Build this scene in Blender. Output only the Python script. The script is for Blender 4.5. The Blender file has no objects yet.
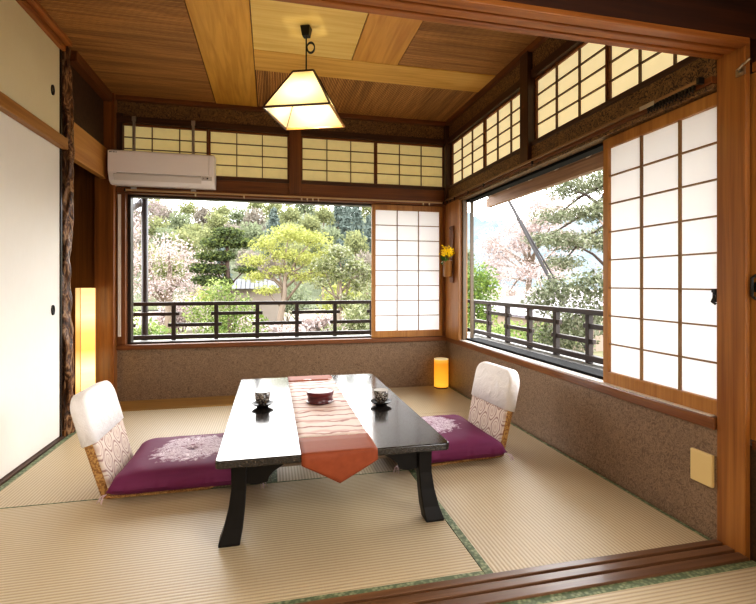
import bpy, bmesh, math, random
from mathutils import Vector, Matrix
random.seed(7)
scn = bpy.context.scene
COL = scn.collection
PI = math.pi

# ------------------------------------------------------------------ helpers
class MB:
    def __init__(s):
        s.v = []; s.f = []; s.mi = []; s.sm = []
    def add(s, vs, fs, mi=0, smooth=False):
        o = len(s.v); s.v += [tuple(p) for p in vs]
        for f in fs:
            s.f.append([i + o for i in f]); s.mi.append(mi); s.sm.append(smooth)
        return s
    def box(s, x0, y0, z0, x1, y1, z1, mi=0):
        vs = [(x, y, z) for z in (z0, z1) for y in (y0, y1) for x in (x0, x1)]
        return s.add(vs, [(0,2,3,1),(4,5,7,6),(0,1,5,4),(2,6,7,3),(0,4,6,2),(1,3,7,5)], mi)
    def bar(s, p, q, w, h, mi=0, up=(0,0,1)):
        p = Vector(p); q = Vector(q); d = (q-p).normalized(); u = Vector(up)
        if abs(d.dot(u)) > .99: u = Vector((1,0,0))
        a = d.cross(u).normalized()*w/2; b = a.cross(d).normalized()*h/2
        vs = [p-a-b, p+a-b, p+a+b, p-a+b, q-a-b, q+a-b, q+a+b, q-a+b]
        return s.add(vs, [(0,1,2,3),(7,6,5,4),(0,4,5,1),(1,5,6,2),(2,6,7,3),(3,7,4,0)], mi)
    def tube(s, pts, r, n=8, mi=0, cap=True):
        pts = [Vector(p) for p in pts]; m = len(pts)
        rs = r if isinstance(r, (list, tuple)) else [r]*m
        vs = []; a0 = None
        for i, p in enumerate(pts):
            d = (pts[min(i+1, m-1)] - pts[max(i-1, 0)]).normalized()
            if a0 is None:
                u = Vector((0,0,1)) if abs(d.z) < .9 else Vector((1,0,0))
                a0 = d.cross(u).normalized()
            a = (a0 - d*a0.dot(d)).normalized(); a0 = a; b = d.cross(a)
            for k in range(n):
                t = 2*PI*k/n; vs.append(p + (a*math.cos(t) + b*math.sin(t))*rs[i])
        fs = [(i*n+k, i*n+(k+1)%n, (i+1)*n+(k+1)%n, (i+1)*n+k) for i in range(m-1) for k in range(n)]
        if cap: fs += [tuple(range(n-1, -1, -1)), tuple((m-1)*n+k for k in range(n))]
        return s.add(vs, fs, mi, True)
    def lathe(s, prof, n=24, cx=0, cy=0, mi=0):
        vs = [(cx+r*math.cos(2*PI*k/n), cy+r*math.sin(2*PI*k/n), z) for r, z in prof for k in range(n)]
        m = len(prof)
        fs = [(i*n+k, i*n+(k+1)%n, (i+1)*n+(k+1)%n, (i+1)*n+k) for i in range(m-1) for k in range(n)]
        fs += [tuple(range(n-1, -1, -1)), tuple((m-1)*n+k for k in range(n))]
        return s.add(vs, fs, mi, True)
    def loft(s, rings, mi=0, smooth=False, cap=True):
        n = len(rings[0]); vs = [p for r in rings for p in r]; m = len(rings)
        fs = [(i*n+k, i*n+(k+1)%n, (i+1)*n+(k+1)%n, (i+1)*n+k) for i in range(m-1) for k in range(n)]
        if cap: fs += [tuple(range(n-1, -1, -1)), tuple((m-1)*n+k for k in range(n))]
        return s.add(vs, fs, mi, smooth)
    def prism(s, poly, fn, a0, a1, mi=0):      # poly in 2d, fn(u,v,a)->xyz
        n = len(poly)
        vs = [fn(u, v, a0) for u, v in poly] + [fn(u, v, a1) for u, v in poly]
        fs = [tuple(range(n-1, -1, -1)), tuple(range(n, 2*n))] + [(i, (i+1)%n, n+(i+1)%n, n+i) for i in range(n)]
        return s.add(vs, fs, mi)
    def build(s, name, mats, parent=None, bevel=0, seg=2, loc=None, rotz=0, kind=None, fix=True):
        me = bpy.data.meshes.new(name); me.from_pydata(s.v, [], s.f)
        for m in (mats if isinstance(mats, (list, tuple)) else [mats]): me.materials.append(m)
        me.polygons.foreach_set('material_index', s.mi); me.polygons.foreach_set('use_smooth', s.sm)
        if fix:
            bm = bmesh.new(); bm.from_mesh(me); bmesh.ops.recalc_face_normals(bm, faces=bm.faces); bm.to_mesh(me); bm.free()
        o = bpy.data.objects.new(name, me); COL.objects.link(o)
        if parent: o.parent = parent
        if loc: o.location = loc
        o.rotation_euler.z = rotz
        if bevel:
            b = o.modifiers.new('bevel', 'BEVEL'); b.width = bevel; b.segments = seg; b.limit_method = 'ANGLE'; b.angle_limit = .6
        if kind: o['kind'] = kind
        return o

def tag(o, label, cat, group=None, kind=None):
    o['label'] = label; o['category'] = cat
    if group: o['group'] = group
    if kind: o['kind'] = kind
    return o
def thing(name, label, cat, loc=(0,0,0), rotz=0, group=None):
    o = bpy.data.objects.new(name, None); COL.objects.link(o); o.empty_display_size = .05
    o.location = loc; o.rotation_euler.z = rotz
    return tag(o, label, cat, group)
def struct_empty(name, loc=(0,0,0), rotz=0, label=None, cat=None):
    o = bpy.data.objects.new(name, None); COL.objects.link(o); o.location = loc; o.rotation_euler.z = rotz
    o['kind'] = 'structure'
    if label: o['label'] = label; o['category'] = cat
    return o
def slabel(o, label, cat):
    o['label'] = label; o['category'] = cat; return o
def copy_tree(src, parent=None, **kw):
    c = src.copy(); COL.objects.link(c)
    if parent: c.parent = parent
    for ch in [o for o in COL.objects if o.parent == src]: copy_tree(ch, c)
    for k, v in kw.items(): c[k] = v
    return c

# ------------------------------------------------------------------ materials
def lin(h):
    if isinstance(h, str):
        h = h.lstrip('#'); c = [int(h[i:i+2], 16)/255 for i in (0, 2, 4)]
        return tuple(x/12.92 if x <= .04045 else ((x+.055)/1.055)**2.4 for x in c) + (1,)
    return tuple(h) + (1,) if len(h) == 3 else tuple(h)
class NT:
    def __init__(s, name):
        s.m = bpy.data.materials.new(name); s.m.use_nodes = True; s.t = s.m.node_tree; s.t.nodes.clear()
        s.out = s.n('ShaderNodeOutputMaterial')
    def n(s, typ, **kw):
        nd = s.t.nodes.new(typ)
        for k, v in kw.items(): setattr(nd, k, v)
        return nd
    def l(s, a, b): s.t.links.new(a, b)
    def coord(s, scale=(1,1,1), loc=(0,0,0), rot=(0,0,0), src='Object'):
        tc = s.n('ShaderNodeTexCoord'); mp = s.n('ShaderNodeMapping')
        mp.inputs['Scale'].default_value = scale; mp.inputs['Location'].default_value = loc; mp.inputs['Rotation'].default_value = rot
        s.l(tc.outputs[src], mp.inputs['Vector']); return mp.outputs[0]
    def noise(s, vec, scale=5, detail=4, dist=0, rough=.5):
        nd = s.n('ShaderNodeTexNoise'); s.l(vec, nd.inputs['Vector'])
        nd.inputs['Scale'].default_value = scale; nd.inputs['Detail'].default_value = detail
        nd.inputs['Distortion'].default_value = dist; nd.inputs['Roughness'].default_value = rough
        return nd.outputs['Fac']
    def wave(s, vec, scale, axis='X', dist=0, detail=2, dscale=1, prof='SIN'):
        nd = s.n('ShaderNodeTexWave', bands_direction=axis, wave_profile=prof); s.l(vec, nd.inputs['Vector'])
        nd.inputs['Scale'].default_value = scale; nd.inputs['Distortion'].default_value = dist
        nd.inputs['Detail'].default_value = detail; nd.inputs['Detail Scale'].default_value = dscale
        return nd.outputs['Fac']
    def ramp(s, fac, stops, interp='LINEAR'):
        nd = s.n('ShaderNodeValToRGB'); cr = nd.color_ramp; cr.interpolation = interp
        while len(cr.elements) < len(stops): cr.elements.new(.5)
        for e, (p, c) in zip(cr.elements, stops):
            e.position = p; e.color = lin(c) if not isinstance(c, (int, float)) else (c, c, c, 1)
        s.l(fac, nd.inputs[0]); return nd.outputs[0]
    def mix(s, fac, a, b, blend='MIX'):
        nd = s.n('ShaderNodeMix', data_type='RGBA', blend_type=blend)
        for i, v in ((0, fac), (6, a), (7, b)):
            if hasattr(v, 'links'): s.l(v, nd.inputs[i])
            elif isinstance(v, (int, float)): nd.inputs[i].default_value = v if i == 0 else (v, v, v, 1)
            else: nd.inputs[i].default_value = lin(v)
        return nd.outputs[2]
    def math(s, op, a, b=0):
        nd = s.n('ShaderNodeMath', operation=op)
        for i, v in enumerate((a, b)):
            if isinstance(v, (int, float)): nd.inputs[i].default_value = v
            else: s.l(v, nd.inputs[i])
        return nd.outputs[0]
    def xyz(s, vec):
        nd = s.n('ShaderNodeSeparateXYZ'); s.l(vec, nd.inputs[0]); return nd.outputs
    def bump(s, h, strength=.3, dist=.002):
        nd = s.n('ShaderNodeBump'); s.l(h, nd.inputs['Height']); nd.inputs['Strength'].default_value = strength
        nd.inputs['Distance'].default_value = dist; return nd.outputs[0]
    def bsdf(s, color, rough=.5, normal=None, spec=None, ior=None, coat=0, metal=0, sheen=0, emit=None, estr=0, trans=0):
        b = s.n('ShaderNodeBsdfPrincipled')
        if isinstance(color, (str, tuple, list)): b.inputs['Base Color'].default_value = lin(color)
        else: s.l(color, b.inputs['Base Color'])
        if isinstance(rough, (int, float)): b.inputs['Roughness'].default_value = rough
        else: s.l(rough, b.inputs['Roughness'])
        if normal is not None: s.l(normal, b.inputs['Normal'])
        if spec is not None: b.inputs['Specular IOR Level'].default_value = spec
        if ior: b.inputs['IOR'].default_value = ior
        b.inputs['Coat Weight'].default_value = coat; b.inputs['Coat Roughness'].default_value = .12
        b.inputs['Metallic'].default_value = metal; b.inputs['Sheen Weight'].default_value = sheen
        if emit is not None:
            if isinstance(emit, (str, tuple, list)): b.inputs['Emission Color'].default_value = lin(emit)
            else: s.l(emit, b.inputs['Emission Color'])
            b.inputs['Emission Strength'].default_value = estr
        s.l(b.outputs[0], s.out.inputs[0]); return s.m

def plain(name, c, rough=.5, **kw): return NT(name).bsdf(c, rough, **kw)
_w = {}
def wood(dark, light, axis='x', rough=.42, fine=1.0, coat=0.0):
    key = (dark, light, axis, rough, fine, coat)
    if key in _w: return _w[key]
    t = NT('wood'); i = 'xyz'.index(axis)
    sc = [22*fine]*3; sc[i] = 1.1*fine
    v = t.coord(sc)
    a = t.noise(v, 1.0, 5, .9, .55)
    sc2 = [90*fine]*3; sc2[i] = 2.0*fine
    b = t.noise(t.coord(sc2), 1.0, 3, .2)
    big = t.noise(t.coord((1.5,1.5,1.5)), 1.0, 2)
    f = t.math('ADD', t.math('MULTIPLY', a, .65), t.math('MULTIPLY', b, .35))
    c = t.ramp(f, [(.32, dark), (.62, light)])
    c = t.mix(t.math('MULTIPLY', big, .35), c, dark)
    _w[key] = t.bsdf(c, rough, t.bump(f, .12, .002), coat=coat); return _w[key]

def W(kind, axis):
    d = {'pillar': ('#77461A', '#A66E32'), 'shoji': ('#8F5C24', '#B5813F'), 'dark': ('#2E190B', '#543218'),
         'mid': ('#542C10', '#824E20'), 'kamoi': ('#7E481A', '#B47436'), 'lattice': ('#5A3314', '#7B4E24'),
         'rail': ('#1A0F0A', '#35241A'), 'deck': ('#6E6A62', '#8E8A82'), 'panelor': ('#4E2A12', '#7A4820'),
         'board': ('#B07A3C', '#CC9A58'), 'thresh': ('#4A2C16', '#7C583A'), 'reddark': ('#2C1008', '#4C2010')}[kind]
    return wood(d[0], d[1], axis, .36 if kind in ('pillar', 'thresh') else .45, 1.0, .15 if kind in ('pillar', 'kamoi', 'thresh') else 0)

def make_tatami(axis):
    t = NT('tatami_rush'); k = 'X' if axis == 'y' else 'Y'
    v = t.coord()
    w = t.wave(v, 20.0, k, .25, 1, 3)
    sc = (160, 14, 1) if axis == 'y' else (14, 160, 1)
    fine = t.noise(t.coord(sc), 1.0, 2)
    cross = t.noise(t.coord((14, 260, 1) if axis == 'y' else (260, 14, 1)), 1, 2)
    big = t.noise(v, 2.2, 3)
    c = t.ramp(w, [(.05, '#96836A'), (.45, '#B8A587'), (1, '#C6B698')])
    c = t.mix(t.math('MULTIPLY', fine, .3), c, '#B29E7C')
    c = t.mix(t.math('MULTIPLY', cross, .25), c, '#D6C8AA')
    c = t.mix(t.math('MULTIPLY', big, .25), c, '#B4986E')
    h = t.math('ADD', w, t.math('MULTIPLY', cross, .3))
    return t.bsdf(c, .42, t.bump(h, .3, .003), spec=.5)
TAT = {'x': make_tatami('x'), 'y': make_tatami('y')}
def make_border():
    t = NT('mat_border_brocade'); v = t.coord()
    w = t.n('ShaderNodeTexVoronoi'); t.l(v, w.inputs['Vector']); w.inputs['Scale'].default_value = 70
    n = t.noise(v, 120, 2, 1)
    c = t.ramp(w.outputs['Distance'], [(.15, '#9AA07C'), (.65, '#525E42')])
    c = t.mix(t.math('MULTIPLY', n, .4), c, '#6C7858')
    return t.bsdf(c, .6, t.bump(n, .2, .001))
M_border = make_border()
def make_plaster(name, d, l, scale, rough=.45, dist=2.5, spec=.5, bs=.35):
    t = NT(name); v = t.coord()
    a = t.noise(v, scale, 3, dist, .6); b = t.noise(v, 3, 3)
    c = t.ramp(a, [(.40, d), (.50, l), (.60, d)])
    c = t.mix(t.math('MULTIPLY', b, .3), c, d)
    return t.bsdf(c, rough, t.bump(a, bs, .003), spec=spec)
M_wall = make_plaster('scroll_wall_covering', '#66503C', '#957C64', 30, .42, 3.0, .5, .45)
M_wallup = make_plaster('scroll_wall_covering_dark', '#3A2412', '#A07A4A', 28, .5, 3.0)
M_darkwall = make_plaster('alcove_wall', '#3A2412', '#4C321C', 20, .6, .5)
M_white = plain('white_plaster', '#D8CDB8', .8)
M_black = plain('black_aluminium', '#0E0B09', .75, spec=.15)
M_metal = plain('brushed_metal', '#A89A84', .35, metal=.8)
M_iron = plain('black_iron', '#14100D', .4)
M_fusuma = None
def make_fusuma(a, b, e):
    t = NT('fusuma_paper'); v = t.coord()
    n = t.noise(v, 6, 3); m = t.noise(t.coord((1, 1, .3)), 60, 2)
    c = t.mix(t.math('MULTIPLY', n, .4), a, b)
    c = t.mix(t.math('MULTIPLY', m, .15), c, e)
    return t.bsdf(c, .7)
M_fusuma = make_fusuma('#EDEAE4', '#E4E0D8', '#D8D2C6'); M_fusuma_warmlit = make_fusuma('#E2D8B8', '#D8CCA8', '#CCBE98')  # upper-door paper has warm light tinted into its colour
def make_paper(name, col, tr, mixf, mottled=0, backlight_glow=0.0):
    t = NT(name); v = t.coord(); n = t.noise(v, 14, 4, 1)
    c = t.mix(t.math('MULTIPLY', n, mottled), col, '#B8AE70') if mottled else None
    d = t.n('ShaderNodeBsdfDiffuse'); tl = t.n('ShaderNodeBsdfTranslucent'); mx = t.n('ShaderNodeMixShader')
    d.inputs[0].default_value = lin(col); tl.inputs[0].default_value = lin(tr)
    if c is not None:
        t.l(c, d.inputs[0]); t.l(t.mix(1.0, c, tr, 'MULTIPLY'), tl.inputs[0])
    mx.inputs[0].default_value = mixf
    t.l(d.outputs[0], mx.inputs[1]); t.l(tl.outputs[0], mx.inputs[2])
    if backlight_glow:
        em = t.n('ShaderNodeEmission'); ad = t.n('ShaderNodeAddShader'); em.inputs[1].default_value = backlight_glow
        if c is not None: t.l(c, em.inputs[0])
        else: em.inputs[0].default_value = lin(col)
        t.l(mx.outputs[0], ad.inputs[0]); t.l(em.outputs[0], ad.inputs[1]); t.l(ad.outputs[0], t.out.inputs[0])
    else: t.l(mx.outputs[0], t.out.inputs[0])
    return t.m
M_shoji = make_paper('shoji_paper', '#F4F2EE', '#FAFAFC', .46)
M_transom = make_paper('transom_paper', '#F0E6BC', '#F4EAC4', .5, .3, .16)  # paper emits a little, standing in for daylight behind it
M_transom_r = make_paper('transom_paper_backlit', '#F4ECD0', '#FAF0D8', .55, .12, .34)  # side paper: paler with stronger emission, backlight put into the material

# ------------------------------------------------------------------ room shell
XR, YB, XL, ZC, YT = 1.6786, 4.274, -1.3166, 2.56, 1.452
YF = 1.322

MB().box(-3.0, -2.6, -.12, 2.0, 4.45, -.045).build('floor', W('mid', 'x'), kind='structure')

def tatami(x0, y0, x1, y1, axis, label, bws=(.03, .03)):
    t = thing('tatami_mat', label, 'tatami mat', ((x0+x1)/2, (y0+y1)/2, 0))
    hx, hy = (x1-x0)/2-.0012, (y1-y0)/2-.0012
    MB().box(-hx, -hy, -.044, hx, hy, 0).build('mat_surface', TAT[axis], t)
    for s, bw in zip((-1, 1), bws):
        m = MB()
        if axis == 'x': m.box(-hx, min(s*hy, s*(hy-bw)), -.04, hx, max(s*hy, s*(hy-bw)), .0015)
        else: m.box(min(s*hx, s*(hx-bw)), -hy, -.04, max(s*hx, s*(hx-bw)), hy, .0015)
        m.build('mat_border', M_border, t)
    return t
tatami(.716, YT, 1.672, 3.37, 'y', 'long tan tatami mat with green border running beside the window wall with the wall plate', (.03, .015))
tatami(.716, 3.37, 1.672, YB-.004, 'y', 'half-size tatami mat in the corner under the small cylinder lamp', (.012, .012))
tatami(-1.296, YT, .716, 2.38, 'x', 'tan tatami mat in front of the table, beside the wooden threshold', (.03, .006))
tatami(-1.296, 2.38, .0, 3.955, 'y', 'tan tatami mat along the white sliding door, under the chair by the alcove')
tatami(.0, 2.38, .716, YB-.004, 'y', 'tatami mat lying under the low table')
tatami(-.55, .37, 1.69, YF, 'x', 'tatami mat of the front room, nearest the camera, beyond the threshold')
m = MB(); m.box(-2.6, .37, -.05, -.552, YF-.001, 0); m.box(-2.6, -2.58, -.05, 1.70, .368, 0); m.build('floor_anteroom', TAT['x'], kind='structure')
slabel(MB().box(-1.256, 3.957, -.04, -.002, YB-.002, .006).build('trim_1', wood('#8A6432', '#B08A4C', 'x'), kind='structure'),
       'flat brown floor strip along the foot of the back wall', 'floor board')  # flat strip, browner than the mats beside it

# threshold with two grooves
m = MB()
for a, b in ((1.452, 1.424), (1.410, 1.376), (1.362, 1.322)): m.box(-2.4, b, -.044, XR-.002, a, .010)
m.box(-2.4, 1.33, -.044, XR-.002, 1.45, -.002)
m.build('trim_2', W('thresh', 'x'), bevel=.002, kind='structure')

# back wall
m = MB(); m.box(-1.26, YB, -.05, 1.9, YB+.15, .44); m.build('wall_back', M_wall, kind='structure')
m = MB(); m.box(-1.26, YB, 2.40, 1.9, YB+.15, 2.62); wb = m.build('wall_back_upper', M_wallup, kind='structure')
MB().box(-1.255, YB-.025, .437, XR-.0125, YB+.16, .477).build('trim_3', W('mid', 'x'), bevel=.004, kind='structure')      # sill
m = MB(); m.box(-1.255, YB-.03, 1.752, 1.68, YB+.10, 1.80); m.box(-1.255, YB-.012, 1.80, 1.68, YB+.1, 1.905)
m.build('trim_4', W('mid', 'x'), bevel=.003, kind='structure')                                                            # lintel band
m = MB(); m.box(-1.255, YB-.02, 1.90, 1.68, YB+.08, 1.928); m.box(-1.255, YB-.02, 2.345, 1.68, YB+.08, 2.40)
m.build('trim_5', W('dark', 'x'), bevel=.003, kind='structure')                                                           # transom sill and head
MB().box(-1.256, YB-.05, 2.525, 1.66, YB+.02, ZC+.02).build('trim_6', W('mid', 'x'), bevel=.004, kind='structure')         # ceiling trim
MB().box(.160, YB-.035, 1.80, .267, YB+.06, 2.40).build('trim_7', W('mid', 'z'), bevel=.004, kind='structure')           # short post
slabel(MB().box(-1.405, YB-.075, -.04, -1.256, YB+.03, ZC+.02).build('trim_8', wood('#5E3212', '#98602A', 'z', .3, .7, .3), bevel=.005, kind='structure'),
       'smooth brown corner pillar between alcove and back window', 'pillar')
m = MB(); m.box(-1.254, YB-.012, .478, -1.190, YB+.12, 1.752); m.box(1.640, YB-.005, .478, 1.690, YB+.12, 1.752); m.build('trim_9', W('mid', 'z'), bevel=.003, kind='structure')
MB().box(-1.244, YB-.022, .55, -1.222, YB-.013, 1.74).build('trim_10', plain('pale_strip', '#E4DCD0', .5), kind='structure')
# right wall
MB().box(XR, 1.40, -.05, XR+.15, 4.45, .43).build('wall_right', M_wall, kind='structure')
MB().box(XR+.002, 1.40, 2.40, XR+.15, YB, 2.62).build('wall_right_upper', M_wallup, kind='structure')
m = MB(); m.box(XR-.012, 1.452, .430, XR+.19, YB+.16, .477)
m.build('trim_11', wood('#5A3418', '#86552E', 'y', .3, 1, .4), bevel=.004, kind='structure')
m = MB(); m.box(XR-.012, 1.452, 1.752, XR+.12, YB-.03, 1.772); m.box(XR-.004, 1.452, 1.80, XR+.12, YB-.03, 1.905)
m.build('trim_12', M_wallup, bevel=.003, kind='structure')
m = MB(); m.box(XR-.02, 1.452, 1.772, XR+.1, YB-.03, 1.80); m.build('trim_13', W('mid', 'y'), bevel=.003, kind='structure')
m = MB(); m.box(XR-.012, 1.452, 1.90, XR+.08, YB-.02, 1.928); m.box(XR-.012, 1.452, 2.345, XR+.08, YB-.02, 2.40)
m.build('trim_14', W('dark', 'y'), bevel=.003, kind='structure')
MB().box(XR-.03, 1.452, 2.52, XR+.05, YB-.05, ZC+.02).build('trim_15', W('mid', 'y'), bevel=.004, kind='structure')
MB().box(XR-.035, 2.745, 1.80, XR+.09, 2.845, 2.53).build('trim_16', W('dark', 'z'), bevel=.004, kind='structure')
slabel(MB().box(XR-.015, 3.945, .470, XR+.075, YB-.002, 1.765).build('trim_17', wood('#8A5826', '#B8844A', 'z', .35), bevel=.004, kind='structure'),
       'brown wooden corner pillar that carries the hanging flower vase', 'pillar')
MB().box(XR-.03, YB-.06, 1.80, XR+.1, YB+.1, 2.54).build('trim_18', W('dark', 'z'), bevel=.003, kind='structure')
# front pillar and lintel
slabel(MB().box(XR-.001, 1.338, -.04, XR+.024, 1.450, 2.62).build('trim_19', W('pillar', 'z'), bevel=.004, kind='structure'),
       'orange-brown wooden pillar standing at the end of the threshold', 'pillar')
m = MB()
for a, b in ((1.452, 1.424), (1.410, 1.376), (1.362, 1.322)): m.box(-2.4, b, 1.862, XR+.002, a, 1.878)
m.box(-2.4, YF, 1.872, XR+.002, YT, 1.883)
m.build('trim_20', W('kamoi', 'x'), bevel=.003, kind='structure')
MB().box(-2.4, YF+.004, 1.883, XR+.1, YT-.01, 2.64).build('wall_front', wood('#2A1206', '#4A240A', 'x', .6), kind='structure')

# ceiling
def make_reed(axis):
    t = NT('reed_thatch'); k = 'X' if axis == 'y' else 'Y'
    sc = (90, 2.2, 1) if axis == 'y' else (2.2, 90, 1)
    a = t.noise(t.coord(sc), 1, 5, .3, .65)
    w = t.wave(t.coord(), 26, k, 1.2, 2, 2)
    big = t.noise(t.coord((16, .8, 1) if axis == 'y' else (.8, 16, 1)), 1, 3)
    f = t.math('ADD', t.math('MULTIPLY', a, .6), t.math('MULTIPLY', w, .4))
    c = t.ramp(f, [(.32, '#4A2A10'), (.5, '#AE7636'), (.70, '#E0AE6C')])
    c = t.mix(t.ramp(big, [(.45, 0), (.62, .45)]), c, '#5E3818')
    return t.bsdf(c, .55, t.bump(f, .5, .004))
def make_veneer(d, l, axis):
    t = NT('gold_veneer')
    a = t.noise(t.coord((30, 2, 1) if axis == 'y' else (2, 30, 1)), 1, 4, .6); b = t.noise(t.coord(), 3.0, 4, .8)
    c = t.ramp(a, [(.3, d), (.65, l)]); c = t.mix(t.math('MULTIPLY', b, .35), c, d)
    return t.bsdf(c, .4)
ceil_o = MB().box(-2.0, YF-.1, ZC+.012, 1.9, 4.45, ZC+.06).build('ceiling', W('mid', 'x'), kind='structure')
R_x, R_y = make_reed('x'), make_reed('y')
def cpanel(name, x0, y0, x1, y1, mat, z=ZC, label=None):
    o = MB().box(x0, y0, z, x1, y1, ZC+.011).build(name, mat, ceil_o, bevel=.002)
    if label: o['label'] = label
cpanel('reed_panel', -1.32, YT-.1, -.468, YB, R_x)
cpanel('reed_panel', -.110, 3.507, XR, YB, R_y)
cpanel('reed_panel', .885, YT-.1, XR, 3.198, R_x)
cpanel('ceiling_plank', -.462, YT-.1, -.117, YB, make_veneer('#C08A30', '#E2B456', 'y'), ZC-.006, 'orange-gold plank running the length of the room')
cpanel('ceiling_plank', -.112, 3.203, XR, 3.502, make_veneer('#CE9E44', '#EAC270', 'x'), ZC-.004, 'gold plank running crosswise')
cpanel('ceiling_panel', -.112, YT-.1, .548, 3.198, make_veneer('#E2C06C', '#F4DA90', 'x'), ZC-.002, 'pale gold square panel above the pendant')
cpanel('ceiling_panel', .553, YT-.1, .880, 3.198, make_veneer('#C48C38', '#E0AE56', 'y'), ZC-.004, 'orange panel beside the pale gold panel')

# left side: sliding doors, rails, alcove
MB().box(-1.45, YT, -.05, -1.345, 3.37, 2.62).build('wall_left', M_white, kind='structure')
MB().box(-1.345, YT, -.045, XL+.02, 3.37, .012).build('trim_21', W('dark', 'y'), kind='structure')
def fusuma(name, y0, y1, z0, z1, pull, label):
    d = struct_empty(name, (XL, y0, z0), 0, label, 'sliding door'); w = y1-y0; h = z1-z0
    MB().box(-.026, .02, .004, -.004, w-.022, h-.001).build('door_panel', M_fusuma_warmlit if z0 > 1 else M_fusuma, d)
    m = MB(); m.box(-.028, 0, 0, .002, .02, h); m.box(-.028, w-.022, 0, .004, w, h)
    m.build('door_frame', plain('black_lacquer', '#1A0F09', .3), d, bevel=.002)
    if pull:
        m = MB(); n = 20
        ring = [(.0, math.cos(2*PI*k/n)*.019, math.sin(2*PI*k/n)*.032) for k in range(n)]
        rings = [[(x, pull[0]-y0+a*s, pull[1]-z0+b*s) for _, a, b in ring] for x, s in ((-.006, 1), (.003, 1), (.003, .82), (-.004, .7))]
        m.loft(rings, 0, True).build('finger_pull', M_iron, d)
fusuma('door_1', 2.36, 3.375, .013, 1.862, (3.255, .831), 'tall white sliding door below the rail with black oval pull')
fusuma('door_2', 2.36, 3.375, 1.935, 2.50, (3.252, 2.196), 'low warm-lit sliding door of the cupboard above the rail')
fusuma('door_3', 1.46, 2.355, .013, 1.862, None, 'white sliding door below the rail nearest the threshold')
fusuma('door_4', 1.46, 2.355, 1.935, 2.50, None, 'warm-lit cupboard sliding door nearest the threshold')
MB().box(-1.345, YT, 1.863, XL+.035, 3.385, 1.934).build('trim_22', wood('#8A5A28', '#B4844A', 'y'), bevel=.004, kind='structure')
m = MB(); m.box(-1.345, YT, 2.50, XL+.02, 3.385, 2.535); m.box(-1.345, YT, 2.535, XL+.06, 3.385, ZC+.012)
m.build('trim_23', W('kamoi', 'y'), bevel=.004, kind='structure')
# twisted natural post
def gnarled():
    t = NT('gnarled_bark'); v = t.coord((1, 1, .35), rot=(0, 0, 0))
    a = t.noise(v, 26, 4, 2.5, .6)
    return t.bsdf(t.ramp(a, [(.35, '#2C180C'), (.5, '#6A4428'), (.62, '#A88460')]), .35, t.bump(a, .8, .01), coat=.3)
m = MB(); n = 28; rings = []
cx, cy = XL-.006, 3.458
for k in range(121):
    z = -.04 + k*(ZC+.04)/120
    ox = .010*math.sin(z*4.1+.5); oy = .006*math.sin(z*3.3+2); ring = []
    for j in range(n):
        t = 2*PI*j/n
        r = .033 + .007*math.sin(3*t + z*9 + 1.2*math.sin(z*5)) + .004*math.sin(5*t - z*21) + .003*math.sin(2*t+z*37)
        ring.append((cx+ox+r*math.cos(t), cy+oy+r*math.sin(t), z))
    rings.append(ring)
slabel(m.loft(rings, 0, True).build('trim_24', gnarled(), kind='structure'), 'gnarled natural-wood alcove post with twisted bark', 'post')
# alcove shell
MB().box(-2.15, 3.40, -.05, -2.05, YB+.15, 2.64).build('wall_alcove_back', M_darkwall, kind='structure')
MB().box(-2.06, YB, -.05, -1.26, YB+.15, 2.64).build('wall_alcove_far', wood('#5E3410', '#94602A', 'z', .35, .7), kind='structure')
MB().box(-2.06, 3.36, -.05, -1.345, 3.40, 2.64).build('wall_alcove_near', M_darkwall, kind='structure')
MB().box(-2.06, 3.40, -.045, XL+.004, YB-.08, .035).build('trim_25', wood('#6E4420', '#96683A', 'y', .3), kind='structure')
MB().box(-1.355, 3.50, 2.105, -1.335, 4.21, ZC+.01).build('wall_alcove_top', M_darkwall, kind='structure')
slabel(MB().box(-1.36, 3.49, 1.852, -1.312, 4.20, 2.103).build('trim_26', W('board', 'y'), bevel=.004, kind='structure'),
       'light wood board spanning the top of the alcove opening', 'board')
MB().box(-1.36, 3.49, 2.49, -1.27, 4.22, ZC+.012).build('trim_27', W('mid', 'y'), bevel=.004, kind='structure')
MB().box(-2.1, 3.36, ZC+.01, -1.33, YB+.1, ZC+.05).build('ceiling_alcove', W('dark', 'y'), kind='structure')

# anteroom shell (behind and beside the viewing point)
MB().box(1.712, -2.6, -.05, 1.85, 1.40, .405).build('wall_anteroom_right', make_plaster('scroll_wall_dark_brown', '#3E2C1C', '#5E4630', 42), kind='structure')  # darker brown version of the scroll wall covering
MB().box(1.712, -2.6, 1.80, 1.85, 1.40, 2.55).build('wall_anteroom_upper', W('reddark', 'y'), kind='structure')
MB().box(1.704, -2.6, .395, 1.86, 1.336, .425).build('trim_28', W('mid', 'y'), bevel=.003, kind='structure')
m = MB(); m.box(1.704, -2.6, 1.766, 1.86, 1.336, 1.80); m.build('trim_29', W('kamoi', 'y'), bevel=.003, kind='structure')
MB().box(-2.75, -2.6, -.05, -2.62, 1.46, 2.6).build('wall_anteroom_left', M_white, kind='structure')
MB().box(-2.75, -2.75, -.05, 1.9, -2.6, 2.6).build('wall_anteroom_back', M_white, kind='structure')
MB().box(-2.75, -2.75, 2.5, 1.9, YF+.03, 2.56).build('ceiling_anteroom', wood('#7A5630', '#A07C4C', 'y'), kind='structure')
MB().box(-2.75, YT-.02, -.05, -1.34, YT+.02, 2.6).build('wall_anteroom_end', M_white, kind='structure')

MB().box(1.706, 1.353, .40, 1.85, 1.40, 1.80).build('trim_35', W('dark', 'z'), kind='structure')
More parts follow.
